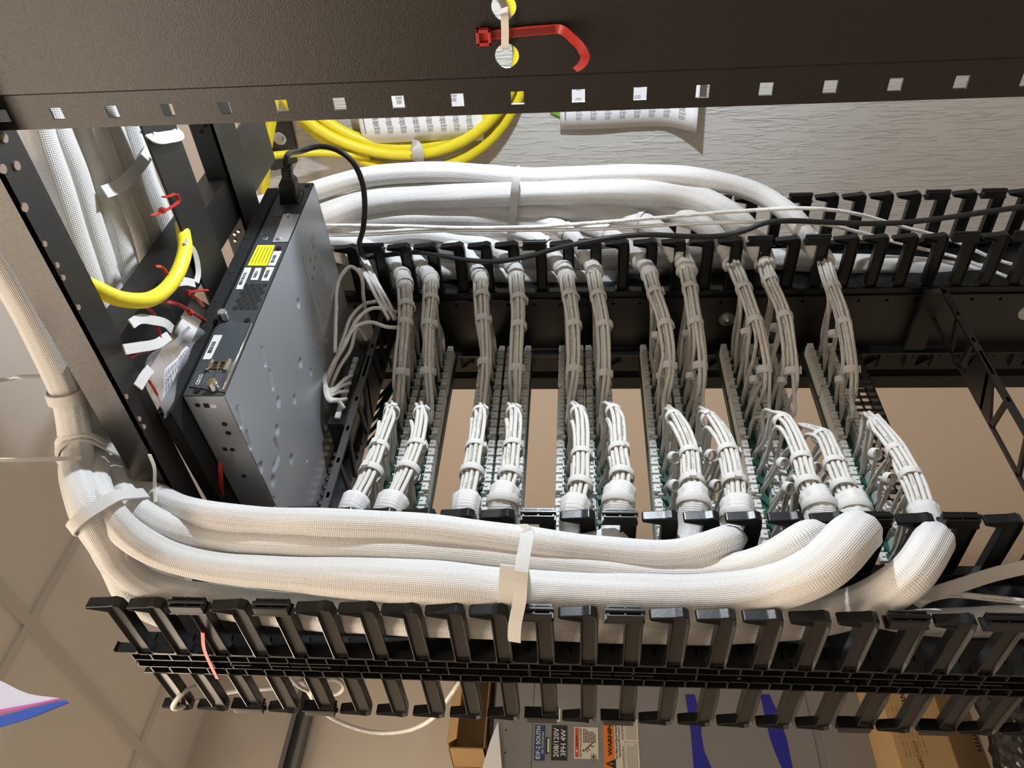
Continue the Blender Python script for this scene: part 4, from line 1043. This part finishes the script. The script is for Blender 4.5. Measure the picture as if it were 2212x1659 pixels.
cab('cream cable looping past the lowest left front finger',[(470,1468,'X',.45),(425,1478,'X',.44),(392,1500,'X',.42),(374,1524,'X',.41),(382,1530,'X',.415),(430,1510,'X',.44),(500,1494,'X',.455),(600,1484,'X',.46),(660,1470,'X',.47)],r=.0031,m='wcable')
cab('curled cream cable among the front fingers',[(620,1452,'X',.46),(650,1485,'X',.46),(690,1500,'X',.46),(730,1498,'X',.46),(742,1480,'X',.46),(725,1468,'X',.46),(680,1480,'X',.46),(675,1510,'X',.46),(700,1530,'X',.47)],r=.0026,m='wcable')
cab('white cable entering beside the lower right edge of the near manager',[(1985,1300,'X',.50),(2050,1285,'X',.50),(2120,1290,'X',.50),(2260,1305,'X',.50)],r=.0035)
P=[at(1975,1305,'X',.50),at(2010,1285,'X',.50),at(2080,1262,'X',.50),at(2150,1240,'X',.51),at(2260,1215,'X',.52)]
ribbon_thing('hook_and_loop_strap','wide white strap slanting up to the right edge of the frame','strap',P,BACK,.0150,'velcro',.0016)
# thin grey cables behind the sleeves over the rack top
for k,l in enumerate(('nearest the sleeves','middle one','nearest the bar')):
    P=[at(x+k*5,y,'Z',.56) for x,y in ((335,270),(345,330),(352,380),(362,430),(378,470),(395,485))]
    tube_thing('data_cable','thin grey cable behind the rack top sleeves, '+l,'cable',P,.0028,'cable',30,8,group='thin cables behind the sleeves')
# dark green grounding leads left of the first bundles
for k,l in enumerate(('highest','second','third','fourth','lowest')):
    P=[at(x,y,'Y',.93) for x,y in ((905-k*3,745+k*8),(872-k*4,790+k*10),(845-k*5,830+k*14),(815,862+k*18),(778,885+k*22))]
    tube_thing('data_cable','dark green cable fanning out behind the first bundle, %s of five'%l,'cable',P,.0034,'teal',30,10,group='dark green cables')

# ---------------------------------------------------------------- horizontal cable managers and mesh
def mesh_strip(label,z,x0,x1):
    t=thing('lacing_tray',label,'cable manager','black slotted lacing trays')
    bm=B(); zc=[z-.0205,z-.0075,z+.0055,z+.0185]
    for q in zc: box(bm,x0,x1,.875,.879,q-.0011,q+.0011)
    n=int((x1-x0)/.0145)
    for k in range(n+1):
        xx=x0+k*(x1-x0)/n; wv=.0028 if k%2 else .0014; box(bm,xx-wv,xx+wv,.875,.879,z-.0216,z+.0196)
    obj('slotted_plate',bm,'powder',t)
    bm=B(); box(bm,x0,x1,.879,.897,z+.0175,z+.0195); box(bm,x0,x1,.879,.897,z-.0215,z-.0195); obj('flange',bm,'powder',t)
    base(t,((x0+x1)/2,.88,z)); return t
mesh_strip('black slotted steel strip right of the lone lowest patch panel',-.4415,.575,1.06)
mesh_strip('black slotted steel strip just below the switch',.3575,.575,1.06)
def truss(label,z,x0,x1,y0=.775,y1=.83):
    t=thing('lacing_bar',label,'cable manager','black truss lacing bars')
    bm=B(); box(bm,x0,x1,y0,y0+.004,z-.005,z+.005); obj('outer_bar',bm,'powder',t)
    bm=B(); box(bm,x0,x1,y1,y1+.006,z-.002,z+.002); obj('inner_bar',bm,'powder',t)
    n=8; L=(x1-x0)
    for k in range(n+1):
        xx=x1-L*k/n; 
        d=.022 if k%2 else -.006
        bm=B(); prism(bm,[(xx-.005,y0),(xx+.004,y0),(xx+.004-d,y1+.003),(xx-.005-d,y1+.003)],z-.002,z+.002,'Z'); obj('truss_strut',bm,'powder',t)
    bm=B(); prism(bm,[(x0+L*.60,y0),(x0+L*.70,y0),(x0+L*.72,y1),(x0+L*.52,y1)],z-.002,z+.002,'Z')
    obj('truss_web',bm,'powder',t)
    bm=B(); prism(bm,[(x1-.012,y0),(x1,y0),(x1+.004,.90),(x1-.004,.90)],z-.002,z+.03,'Z'); obj('arm',bm,'black',t); bm=B(); prism(bm,[(x0,y0),(x0+.01,y0),(x0+.006,.90),(x0-.004,.90)],z-.002,z+.03,'Z'); obj('arm',bm,'black',t)
    base(t,((x0+x1)/2,.85,z)); return t
truss('black truss lacing bar at the right over the bare wall',-.578,.56,1.07)
truss('grey edged truss lacing bar between the switch and the first bundle',.323,.58,1.06,.775,.85)
# port row below the switch
t=thing('patch_panel','black port panel squeezed below the switch with short white cables plugged in','patch panel')
bm=B(); box(bm,.795,.955,.803,.872,.343,.367); box(bm,.60,1.05,.872,.8745,.337,.367); obj('body',bm,'black',t)
for k in range(9):
    x=.935-.0155*k; bm=B(); box(bm,x-.0062,x+.0062,.799,.803,.350,.358,bev=.0006); box(bm,x-.004,x+.004,.7975,.799,.351,.3525); box(bm,x-.004,x+.004,.7975,.799,.3555,.357); obj('jack',bm,'idc',t)
base(t,(.82,.86,.35))

# ---------------------------------------------------------------- yellow conduits
Yc=[at(x,y,a,v) for x,y,a,v in ((150,600,'Z',.47),(205,622,'Z',.46),(250,643,'Z',.45),(300,650,'Z',.44),(345,636,'Z',.44),(375,605,'Z',.44),(392,570,'Z',.44),(400,535,'Z',.445),(396,505,'Z',.455),(392,480,'Z',.50),(410,440,'Z',.56),(437,402,'Z',.60))]
Yc+=[at(480,375,'X',1.35),at(540,346,'X',1.45),at(600,335,'X',1.5),at(680,330,'X',1.54),at(740,333,'X',1.56),at(800,338,'X',1.575)]
tube_thing('yellow_conduit','yellow ribbed conduit making a wide bend over the rack top sleeves','conduit',Yc,.0080,'yellow',140,18)
Yc=[at(x,y,'X',1.42) for x,y in ((592,200),(586,260),(578,310),(573,360),(572,410),(580,450),(590,480),(600,530))]
tube_thing('yellow_conduit','yellow ribbed conduit hanging straight down past the bolted bracket','conduit',Yc,.0102,'yellow',50,18)
for k,(R_,dy,dz,xx,l) in enumerate(((.262,.006,.0,1.575,'outermost'),(.250,-.008,.006,1.560,'middle'),(.238,-.020,-.006,1.578,'innermost'))):
    cz=.36+dz; cy=.535+dy; P=[Vector((xx+.006*math.sin(3*a+k),cy+R_*math.cos(a)*(.94 if k==1 else 1),cz+R_*math.sin(a)*(1.0+.02*k))) for a in [2*PI*q/48 for q in range(49)]]
    bm=B(); tube(bm,P,.0115,18,cap=False); tag(obj('yellow_conduit',bm,'yellow',smooth=True),'%s turn of the coiled yellow conduit on the plywood'%l,'conduit','coiled yellow conduit')
P=[at(890,312,'X',1.565),at(900,318,'X',1.545),at(903,338,'X',1.545),at(904,352,'X',1.56),at(902,356,'X',1.59)]
ribbon_thing('hook_and_loop_strap','white strap holding the coiled yellow conduit together','strap',P,(-.9,-.4,0),.024,'velcro',.002)
# black wall bracket with washer bolt at the top corner of the board
t=thing('wall_bracket','black steel bracket bolted to the top corner of the plywood','bracket')
def q3(*px,X=1.598): return [(p.y,p.z) for p in (at(x,y,'X',X) for x,y in px)]
bm=B(); prism(bm,q3((570,255),(628,258),(642,322),(590,330)),1.592,1.600,'X'); prism(bm,q3((575,318),(640,330),(645,345),(600,362),(575,362)),1.585,1.594,'X')
prism(bm,q3((540,255),(573,255),(590,335),(562,335)),1.582,1.598,'X'); obj('plate',bm,'powder',t)
p=at(605,298,'X',1.592); bm=B(); cyl(bm,p,p+Vector((-.003,0,0)),.0145,26); obj('washer',bm,'washer',t,smooth=True,angle=40)
bm=B(); cyl(bm,p+Vector((-.003,0,0)),p+Vector((-.011,0,0)),.0085,6); obj('bolt',bm,'bright',t)
base(t,p)

# ---------------------------------------------------------------- printed sheets on the board
def sheet(label,px0,px1,ybot,X,curl):
    a=at(*px0,'X',X); b=at(*px1,'X',X); z1,z0=a.z,b.z; y1=ybot; y0=ybot-.21
    t=thing('printed_sheet',label,'paper','printed sheets on the board')
    bm=B(); n=24; V=[]
    def S_(u,v): # u 0..1 from high z to low z ; v 0..1 from y1 to y0
        lift=curl*max(0,(u-.72)/.28)**2*(1-v*.5)+.002*math.sin(u*7)
        return Vector((X-lift,y1+(y0-y1)*v+.010*(u-.5)*0,z1+(z0-z1)*u))
    for i in range(n+1): V.append([bm.verts.new(S_(i/n,j/6)) for j in range(7)])
    for i in range(n):
        for j in range(6): bm.faces.new([V[i][j],V[i+1][j],V[i+1][j+1],V[i][j+1]])
    o=obj('sheet',bm,'paper',t,smooth=True); so=o.modifiers.new('s','SOLIDIFY'); so.thickness=.0003
    bm=B()
    def ln(u0,u1,v0,v1):
        q=[S_(u0,v0),S_(u1,v0),S_(u1,v1),S_(u0,v1)]; bm.faces.new([bm.verts.new(p+Vector((-.0012,0,0))) for p in q])
    for k in range(8):
        u=.12+k*.108
        for r_ in range(3):
            v=.10+r_*.30
            for uu in (u,u+.018,u+.036): ln(uu,uu+.0025,v,v+.22)
            for j in range(3): ln(u,u+.0385,v+j*.108,v+j*.108+.004)
            for j in range(6): ln(u+.006,u+.012,v+.012+j*.034,v+.03+j*.034); ln(u+.024,u+.031,v+.012+j*.034,v+.03+j*.034)
            ln(u+.042,u+.046,v+.05,v+.065); ln(u-.008,u-.004,v+.1,v+.115); ln(u-.008,u-.004,v+.19,v+.205)
    for j in range(7): ln(.035,.045,.10+j*.035,.128+j*.035)
    obj('print',bm,'grayink',t); base(t,(X,y1,z0))
sheet('white printed sheet of port tables taped up inside the coiled conduit',(775,262),(1043,262),.735,1.570,.006)
sheet('white printed sheet of port tables with a curling corner, right of the coil',(1210,265),(1500,265),.728,1.590,.035)
bm=B(); q=[at(x,y,'X',1.596) for x,y in ((1165,170),(1215,170),(1210,252),(1190,243))]; vs=[bm.verts.new(p) for p in q]; bm.faces.new(vs); o=tag(obj('paper_card',bm,'green'),'small lime green card tucked behind the right hand sheet','paper'); so=o.modifiers.new('s','SOLIDIFY'); so.thickness=.0005
# work lamp added out of view as the source of the cool light
t=thing('added_work_light','small black work lamp added out of view on the added rear rail','lamp')
bm=B(); cyl(bm,(1.06,-.065,.03),(1.06,-.10,.03),.02,24); cyl(bm,(1.06,-.055,.03),(1.06,-.065,.03),.012,24); obj('housing',bm,'black',t,smooth=True,angle=40)
bm=B(); tube(bm,spline([(1.06,-.095,.03),(1.08,-.08,.0),(1.085,.03,-.02),(1.066,.11,0)],24),.005,10); obj('stem',bm,'black',t,smooth=True)
bm=B(); box(bm,1.0605,1.066,.10,.14,-.02,.02); box(bm,1.0525,1.0575,.10,.14,-.02,.02); box(bm,1.0525,1.066,.092,.0995,-.02,.02); obj('clamp',bm,'black',t)
base(t,(1.06,.12,0))

# ---------------------------------------------------------------- plastic bag tucked beside the switch
t=thing('plastic_bag','clear plastic bag with a printed leaflet wedged between sleeves and switch','bag')
def sheet_px(name,quad,m,parent,Z=.445,amp=.004,n=14,nm=None,ext=None):
    c=[at(x,y,'Z',Z) for x,y in quad]; bm=B(); V=[]; rnd=random.Random(len(name))
    for i in range(n+1):
        row=[]
        for j in range(n+1):
            u=i/n;v=j/n; p=c[0]*(1-u)*(1-v)+c[1]*u*(1-v)+c[2]*u*v+c[3]*(1-u)*v
            d=amp*(math.sin(u*9+v*4)+.6*math.sin(v*13-u*5)); row.append(bm.verts.new(p+Vector((0,0,d))))
        V.append(row)
    for i in range(n):
        for j in range(n): bm.faces.new([V[i][j],V[i+1][j],V[i+1][j+1],V[i][j+1]])
    o=obj(name,bm,m,parent,smooth=True); so=o.modifiers.new('s','SOLIDIFY'); so.thickness=.0004; return o
sheet_px('film',[(317,775),(415,695),(470,760),(350,905)],'film',t,.437,.004)
sheet_px('leaflet',[(355,800),(404,748),(424,775),(352,895)],'paper',t,.444,.0008)
bm=B()
for k in range(11):
    u=.08+k*.085
    for j in range(5):
        v=.08+j*.18
        def L2(u,v):
            c=[at(x,y,'Z',.4425) for x,y in ((355,800),(404,748),(424,775),(352,895))]
            return c[0]*(1-u)*(1-v)+c[1]*u*(1-v)+c[2]*u*v+c[3]*(1-u)*v
        vs=[bm.verts.new(L2(a,b)) for a,b in ((u,v),(u+.03,v),(u+.03,v+.14),(u,v+.14))]; bm.faces.new(vs)
obj('print',bm,'violet',t)
base(t,at(380,800,'Z',.44))
# zip bag at the lower left
t=thing('zip_bag','milky zip bag with pink and blue seal hanging in at the left edge','bag')
Yz=.62
c=[at(x,y,'Y',Yz) for x,y in ((-60,1462),(0,1470),(60,1492),(140,1512),(146,1518),(60,1545),(0,1568),(-60,1585))]
def strip(name,top,bot,m,dy,n=14):
    bm=B(); A=spline([at(x,y,'Y',Yz-dy) for x,y in top],n); Bq=spline([at(x,y,'Y',Yz-dy) for x,y in bot],n); k=min(len(A),len(Bq)); vs=[]
    for i in range(k): vs.append((bm.verts.new(A[i]),bm.verts.new(Bq[i]),bm.verts.new(Bq[i]+Vector((0,.002,0))),bm.verts.new(A[i]+Vector((0,.002,0)))))
    for i in range(k-1):
        for j in range(4): bm.faces.new([vs[i][j],vs[i+1][j],vs[i+1][(j+1)%4],vs[i][(j+1)%4]])
    bm.faces.new(vs[0]); bm.faces.new(vs[-1][::-1]); return obj(name,bm,m,t,smooth=True,angle=40)
strip('film',[(-80,1440),(0,1470),(60,1498),(128,1508)],[(-80,1560),(0,1535),(60,1522),(128,1510)],'milky',0)
strip('pink_seal',[(-80,1556),(0,1533),(60,1522),(128,1508)],[(-80,1566),(0,1541),(60,1527),(132,1510)],'pzip',.001)
strip('blue_seal',[(-80,1572),(0,1547),(60,1531),(140,1512)],[(-80,1590),(0,1569),(60,1551),(148,1516)],'bzip',.001)
base(t,c[0])

# ---------------------------------------------------------------- back wall: strut, electrical panel, cartons
t=thing('strut_channel','grey zinc strut channel running up the back wall at the lower left','channel')
a=at(652,1540,'Y',YW-.04); b=at(618,1659,'Y',YW-.04)
zc=(a.z+b.z)/2
bm=B(); box(bm,.2,1.5,YW-.041,YW-.002,zc-.026,zc-.023); box(bm,.2,1.5,YW-.041,YW-.002,zc+.023,zc+.026); box(bm,.2,1.5,YW-.006,YW-.002,zc-.023,zc+.023)
box(bm,.2,1.5,YW-.043,YW-.041,zc-.026,zc-.012); box(bm,.2,1.5,YW-.043,YW-.041,zc+.012,zc+.026); obj('channel',bm,'strut',t)
base(t,(.85,YW,zc))
YP=2.18
ep=thing('electrical_panel','grey electrical panel with warning placards on the back wall','electrical panel')
zt_=at(1066,1560,'Y',YP).z; zseam=at(1152,1560,'Y',YP).z; zb_=at(1930,1600,'Y',YP).z-.02
bm=B(); box(bm,.35,1.40,YP+.004,YW-.001,zb_,zt_,bev=.004); obj('cabinet',bm,'grayp',ep)
bm=B(); box(bm,.40,1.375,YP,YP+.004,at(1760,1600,'Y',YP).z,zseam-.001,bev=.0015); obj('door',bm,'grayp',ep)
bm=B(); z2=at(1775,1600,'Y',YP).z; box(bm,.40,1.375,YP+.001,YP+.0042,zseam+.002,zt_-.004); obj('trim_plate',bm,'grayp',ep); bm=B(); box(bm,.40,1.375,YP,YP+.004,zb_+.06,z2-.004,bev=.0015); obj('trim_plate',bm,'grayp',ep)
XA=Vector((1,0,0)); ZA=Vector((0,0,1))
def placard(name,c0,c1,m,label,dy=.0012,rim=None):
    A=at(*c0,'Y',YP-.001); Bq=at(*c1,'Y',YP-.001); x0,x1=sorted((A.x,Bq.x)); z0,z1=sorted((A.z,Bq.z))
    bm=B(); box(bm,x0,x1,YP-dy,YP,z0,z1); o=obj(name,bm,m,ep); o['label']=label
    return o,x0,x1,z0,z1
def ptxt(o,s,x,z,w,h,m='whiteink',bold=0): text_into('lettering',s,.02,m,o,(x,YP-.0016,z),XA,ZA,bold=bold,fit=(w,h))
o,x0,x1,z0,z1=placard('placard',(1156,1566),(1176,1643),'blabel','blue placard reading IDF-2 SOUTH'); H=z1-z0; xm=(x0+x1)/2
ptxt(o,'IDF-2 SOUTH',xm,z0+H*.64,(x1-x0)*.92,H*.42,bold=.0003); ptxt(o,'FED FROM DP-IDF',xm,z0+H*.20,(x1-x0)*.62,H*.19)
o,x0,x1,z0,z1=placard('placard',(1192,1566),(1225,1643),'klabel','black placard reading 208/120V 3PH 4W'); H=z1-z0; xm=(x0+x1)/2
ptxt(o,'208/120V',xm,z0+H*.70,(x1-x0)*.83,H*.33,bold=.0002); ptxt(o,'3PH 4W',xm,z0+H*.25,(x1-x0)*.76,H*.33,bold=.0002)
o,x0,x1,z0,z1=placard('sticker',(1179,1593),(1187,1628),'klabel','small black and white oval sticker')
bm=B(); box(bm,x0+.003,x1-.003,YP-.0018,YP-.0012,z0+.001,z0+(z1-z0)*.55); obj('print',bm,'cream',o)
o,x0,x1,z0,z1=placard('sticker',(1190,1530),(1210,1559),'cream','small cream service sticker'); ptxt(o,'24',x0+(x1-x0)*.2,z0+(z1-z0)*.7,(x1-x0)*.3,(z1-z0)*.35,'ink',bold=.0006)
o,x0,x1,z0,z1=placard('placard',(1240,1570),(1293,1640),'cream','cream and red arc flash label reading DANGER'); H=z1-z0; W_=x1-x0; xm=(x0+x1)/2
bm=B(); box(bm,x0+.003,x1-.003,YP-.0018,YP-.0012,z0+H*.80,z1-.003); obj('header',bm,'dred',o)
ptxt(o,'DANGER',xm+W_*.05,z0+H*.885,W_*.34,H*.075,bold=.0004); bm=B(); prism(bm,[(xm-W_*.32,z0+H*.85),(xm-W_*.22,z0+H*.85),(xm-W_*.27,z0+H*.93)],YP-.0020,YP-.0018,'Y'); obj('triangle',bm,'whiteink',o)
ptxt(o,'ELECTRIC ARC FLASH HAZARD',xm,z0+H*.725,W_*.91,H*.052,'ink',bold=.0004)
bm=B()
for k in range(8):
    z=z0+H*(.60-.067*k); xx=x0+W_*.50
    while xx<x1-W_*.06-(k*.002): w_=random.uniform(.003,.008); box(bm,xx,min(xx+w_,x1-W_*.05),YP-.0017,YP-.0012,z-.0011,z+.0011); xx+=w_+.0012
# figure thrown back by an arc
fx=x0+W_*.32; fz=z0+H*.42
def stick(bm,p,q,r_): cyl(bm,(p[0],YP-.0016,p[1]),(q[0],YP-.0016,q[1]),r_,6)
stick(bm,(fx-.004,fz+.008),(fx+.008,fz-.004),.0013); stick(bm,(fx+.008,fz-.004),(fx+.004,fz-.016),.0011); stick(bm,(fx+.008,fz-.004),(fx+.016,fz-.014),.0011); stick(bm,(fx-.002,fz+.006),(fx-.010,fz+.001),.0009); stick(bm,(fx+.002,fz+.002),(fx-.006,fz-.006),.0009)
cyl(bm,(fx-.006,YP-.0018,fz+.012),(fx-.006,YP-.0012,fz+.012),.0028,10)
for k in range(8):
    aa=k*PI/4; stick(bm,(fx-.022,fz-.014),(fx-.022+.010*math.cos(aa),fz-.014+.010*math.sin(aa)),.0007)
obj('print',bm,'ink',o)
o,x0,x1,z0,z1=placard('placard',(1303,1552),(1384,1680),'cream','large orange and white arc flash sheet reading WARNING'); H=z1-z0; W_=x1-x0
bm=B(); box(bm,x0,x1,YP-.0018,YP-.0012,z0+H*.70,z1); obj('header',bm,'orange',o)
def pfit(txt,px,ya,yb,hpx,m='ink',bold=0,y=YP-.0022):
    A_=at(px,ya,'Y',y); B_=at(px,yb,'Y',y); h=abs(at(px-hpx/2,(ya+yb)/2,'Y',y).z-at(px+hpx/2,(ya+yb)/2,'Y',y).z)
    text_into('lettering',txt,.02,m,o,((A_.x+B_.x)/2,y,(A_.z+B_.z)/2),XA,ZA,bold=bold,fit=(abs(A_.x-B_.x),h))
pfit('WARNING',1317,1553,1633,9.5,bold=.0009)
ta=at(1319,1650,'Y',YP-.002); hw=abs(ta.x-at(1319,1657,'Y',YP-.002).x)*1.6
bm=B(); prism(bm,[(ta.x-hw,ta.z-.014),(ta.x+hw,ta.z-.014),(ta.x,ta.z+.014)],YP-.0022,YP-.0018,'Y'); tr=obj('triangle',bm,'ink',o); text_into('mark','!',.02,'orange',tr,(ta.x,YP-.0026,ta.z-.003),XA,ZA,bold=.0006,fit=(.003,.014))
pfit('Arc Flash and Shock Hazard',1331,1567,1640,4.2,bold=.0003,y=YP-.0018); pfit('Appropriate PPE Required',1338,1571,1637,4.2,bold=.0003,y=YP-.0018)
pfit('SHOCK PROTECTION',1344,1554,1598,3.4,y=YP-.0018); pfit('FLASH PROTECTION',1347,1613,1660,3.4,y=YP-.0018); aw=at(1350,1604,'Y',YP).x+.03
bm=B(); box(bm,aw-.03,aw-.029,YP-.0017,YP-.0012,z0+H*.06,z0+H*.40); box(bm,x0+.01,x1-.01,YP-.0017,YP-.0012,z0+H*.40,z0+H*.403)
for k in range(7):
    z=z0+H*(.34-.045*k)
    for (s0,s1) in ((aw-.13,aw-.04),(aw-.022,aw+.075)):
        xx=s0
        while xx<s1: w_=random.uniform(.003,.009); box(bm,xx,xx+w_,YP-.0017,YP-.0012,z-.0008,z+.0008); xx+=w_+.0015
obj('print',bm,'grayink',o)
bm=B()
for (x,y) in ((1093,1577),(1091,1626)):
    p=at(x,y,'Y',YP+.001); cyl(bm,(p.x,YP-.0002,p.z),(p.x,YP+.001,p.z),.0022,10)
obj('screw_hole',bm,'dark',ep)
def tape(label,px):
    pts=[at(x,y,'Y',YP-.001) for x,y in px]; bm=B(); prism(bm,[(p.x,p.z) for p in pts],YP-.0015,YP,'Y'); o=tag(obj('tape_strip',bm,'tape'),label,'tape','blue tape strips'); return o
tape('dark blue tape strip on the grey panel door, left one',[(1480,1500),(1500,1500),(1517,1560),(1514,1580),(1520,1620),(1545,1680),(1500,1680),(1492,1580)])
tape('dark blue tape strip on the grey panel door, right one',[(1642,1500),(1662,1500),(1684,1550),(1700,1600),(1716,1680),(1698,1680),(1672,1620),(1662,1590)])
base(ep,(.9,YW,zb_))
def carton(name,label,quadtop,m,Y0,Y1,Z=None): pass
# open carton left of the panel
zl=at(975,1560,'Y',2.20).z; zr=at(1052,1560,'Y',2.20).z
cn=thing('cardboard_box','open brown cardboard box standing left of the electrical panel','box')
x0,x1=.92,1.22; zl,zr=sorted((zl,zr))
zq0,zq1=zl,zr
bm=B(); box(bm,x0,x1,2.322,2.328,zq0,zq1); obj('box_back',bm,'carton2',cn)
bm=B(); box(bm,x0,x1,2.17,2.325,zq1-.004,zq1,bev=.001); obj('box_side',bm,'carton',cn)
bm=B(); box(bm,x0,x1,2.20,2.325,zq0,zq0+.004); obj('box_side',bm,'carton',cn)
bm=B(); box(bm,x0,x0+.004,2.20,2.325,zq0,zq1); obj('box_end',bm,'carton2',cn); bm=B(); box(bm,x1-.004,x1,2.20,2.325,zq0,zq1); obj('box_end',bm,'carton2',cn)
bm=B(); prism(bm,[(2.17,zq1-.002),(2.165,zq1-.002),(2.13,zq1-.03),(2.133,zq1-.032)],x0,x1,'X'); obj('flap',bm,'carton2',cn)
base(cn,(x0,2.33,zq0))
# white paper sheet leaning beside the panel
bm=B(); q=[at(x,y,'Y',2.17) for x,y in ((1076,1560),(1086,1680),(1030,1700),(1060,1600))]; prism(bm,[(p.x,p.z) for p in q],2.166,2.168,'Y')
tag(obj('paper_sheet',bm,'paper'),'white paper edge propped between the box and electrical panel','paper')
for k in range(3):
    P=[at(1068+k*3,1520,'Y',2.2),at(1060+k*2,1560,'Y',2.19),at(1062+k*2,1600,'Y',2.19),at(1070+k,1650,'Y',2.2)]; tube_thing('black_cable','thin black cable hanging at the left edge of the electrical panel, strand %s'%('nearest the box','in the middle','nearest the panel')[k],'cable',P,.004,'cord',20,8,group='black cables by the panel')
# large cartons at the lower right, two faces seen
cb=thing('cardboard_box','orange brown cardboard carton with red and black print at the lower right','box')
A=[at(1918,1480,'Y',2.02),at(1940,1700,'Y',2.02),at(2080,1700,'Y',2.02),at(2012,1480,'Y',2.02)]
zA=at(1930,1600,'Y',2.02).z; zB=at(2052,1600,'Y',2.02).z; 
bm=B(); box(bm,.70,1.22,2.02,2.32,zB,zA,bev=.002); obj('carton_body',bm,'carton2',cb)
# turned carton behind, to the right of it
zC=at(2150,1600,'Y',2.02).z
bm=B(); prism(bm,[(2.021,zB),(2.025,zB),(2.12,zC),(2.10,zC-.004)],.80,1.22,'X'); obj('flap',bm,'carton',cb)
def cbt(s,px,size,m,rot=0,bold=0,Y=2.0195):
    p=at(*px,'Y',Y); text_into('print',s,size,m,cb,(p.x,Y,p.z),XA,ZA,bold=bold)
cbt('IMPORTANT',(1958,1530),.018,'ink',bold=.0004); cbt('handle with care',(1972,1530),.010,'dred'); cbt('ADEST PORT',(1985,1630),.012,'ink')
bm=B()
for k in range(6):
    p=at(1945+k*9,1590,'Y',2.0195); 
    for j in range(6): box(bm,p.x-.05+.022*j,p.x-.034+.022*j,2.0190,2.0198,p.z-.0015,p.z+.0015)
obj('print',bm,'carton',cb)
fY=lambda z:2.021+(z-zB)/(zC-zB)*.099-.004
def fat(x,y):
    Y=2.05
    for _ in range(6): Y=fY(at(x,y,'Y',Y).z)
    return at(x,y,'Y',Y)
lg=fat(2092,1602); bm=B(); box(bm,lg.x-.024,lg.x+.024,lg.y-.001,lg.y,lg.z-.024,lg.z+.024); lo=obj('emblem',bm,'ink',cb)
for (q,tx) in (((2090,1572),'SE'),((2062,1524),'SX')):
    p=fat(*q); text_into('print',tx,.034,'dred',cb,p,XA,(lambda v:v)(Vector((0,-.4,.9))),bold=.001)
bm=B()
for k in range(4):
    r0=.010+.009*k
    for a in range(10):
        t0=math.radians(95+a*8.5); t1=math.radians(95+(a+1)*8.5)
        vs=[bm.verts.new((lg.x+.022+rr*math.cos(tt),lg.y-.0016,lg.z-.022+rr*math.sin(tt))) for rr,tt in ((r0,t0),(r0+.0035,t0),(r0+.0035,t1),(r0,t1))]; bm.faces.new(vs)
obj('emblem_arc',bm,'carton',lo)
base(cb,(.96,2.32,zB))
# crumpled black plastic in the corner
bm=B(); bmesh.ops.create_icosphere(bm,subdivisions=5,radius=1); rnd=random.Random(5)
c=at(2235,1610,'Y',1.95)
from mathutils import noise as mn
for v in bm.verts:
    d=1+.28*mn.noise(v.co*2.3)+.14*abs(mn.noise(v.co*6))+.06*mn.noise(v.co*14)
    v.co=Vector((v.co.x*.20*d,v.co.y*.10*d,v.co.z*.085*d))+c
tag(obj('plastic_sack',bm,'trash',smooth=False),'crumpled glossy black plastic sack in the lower right corner','bag')
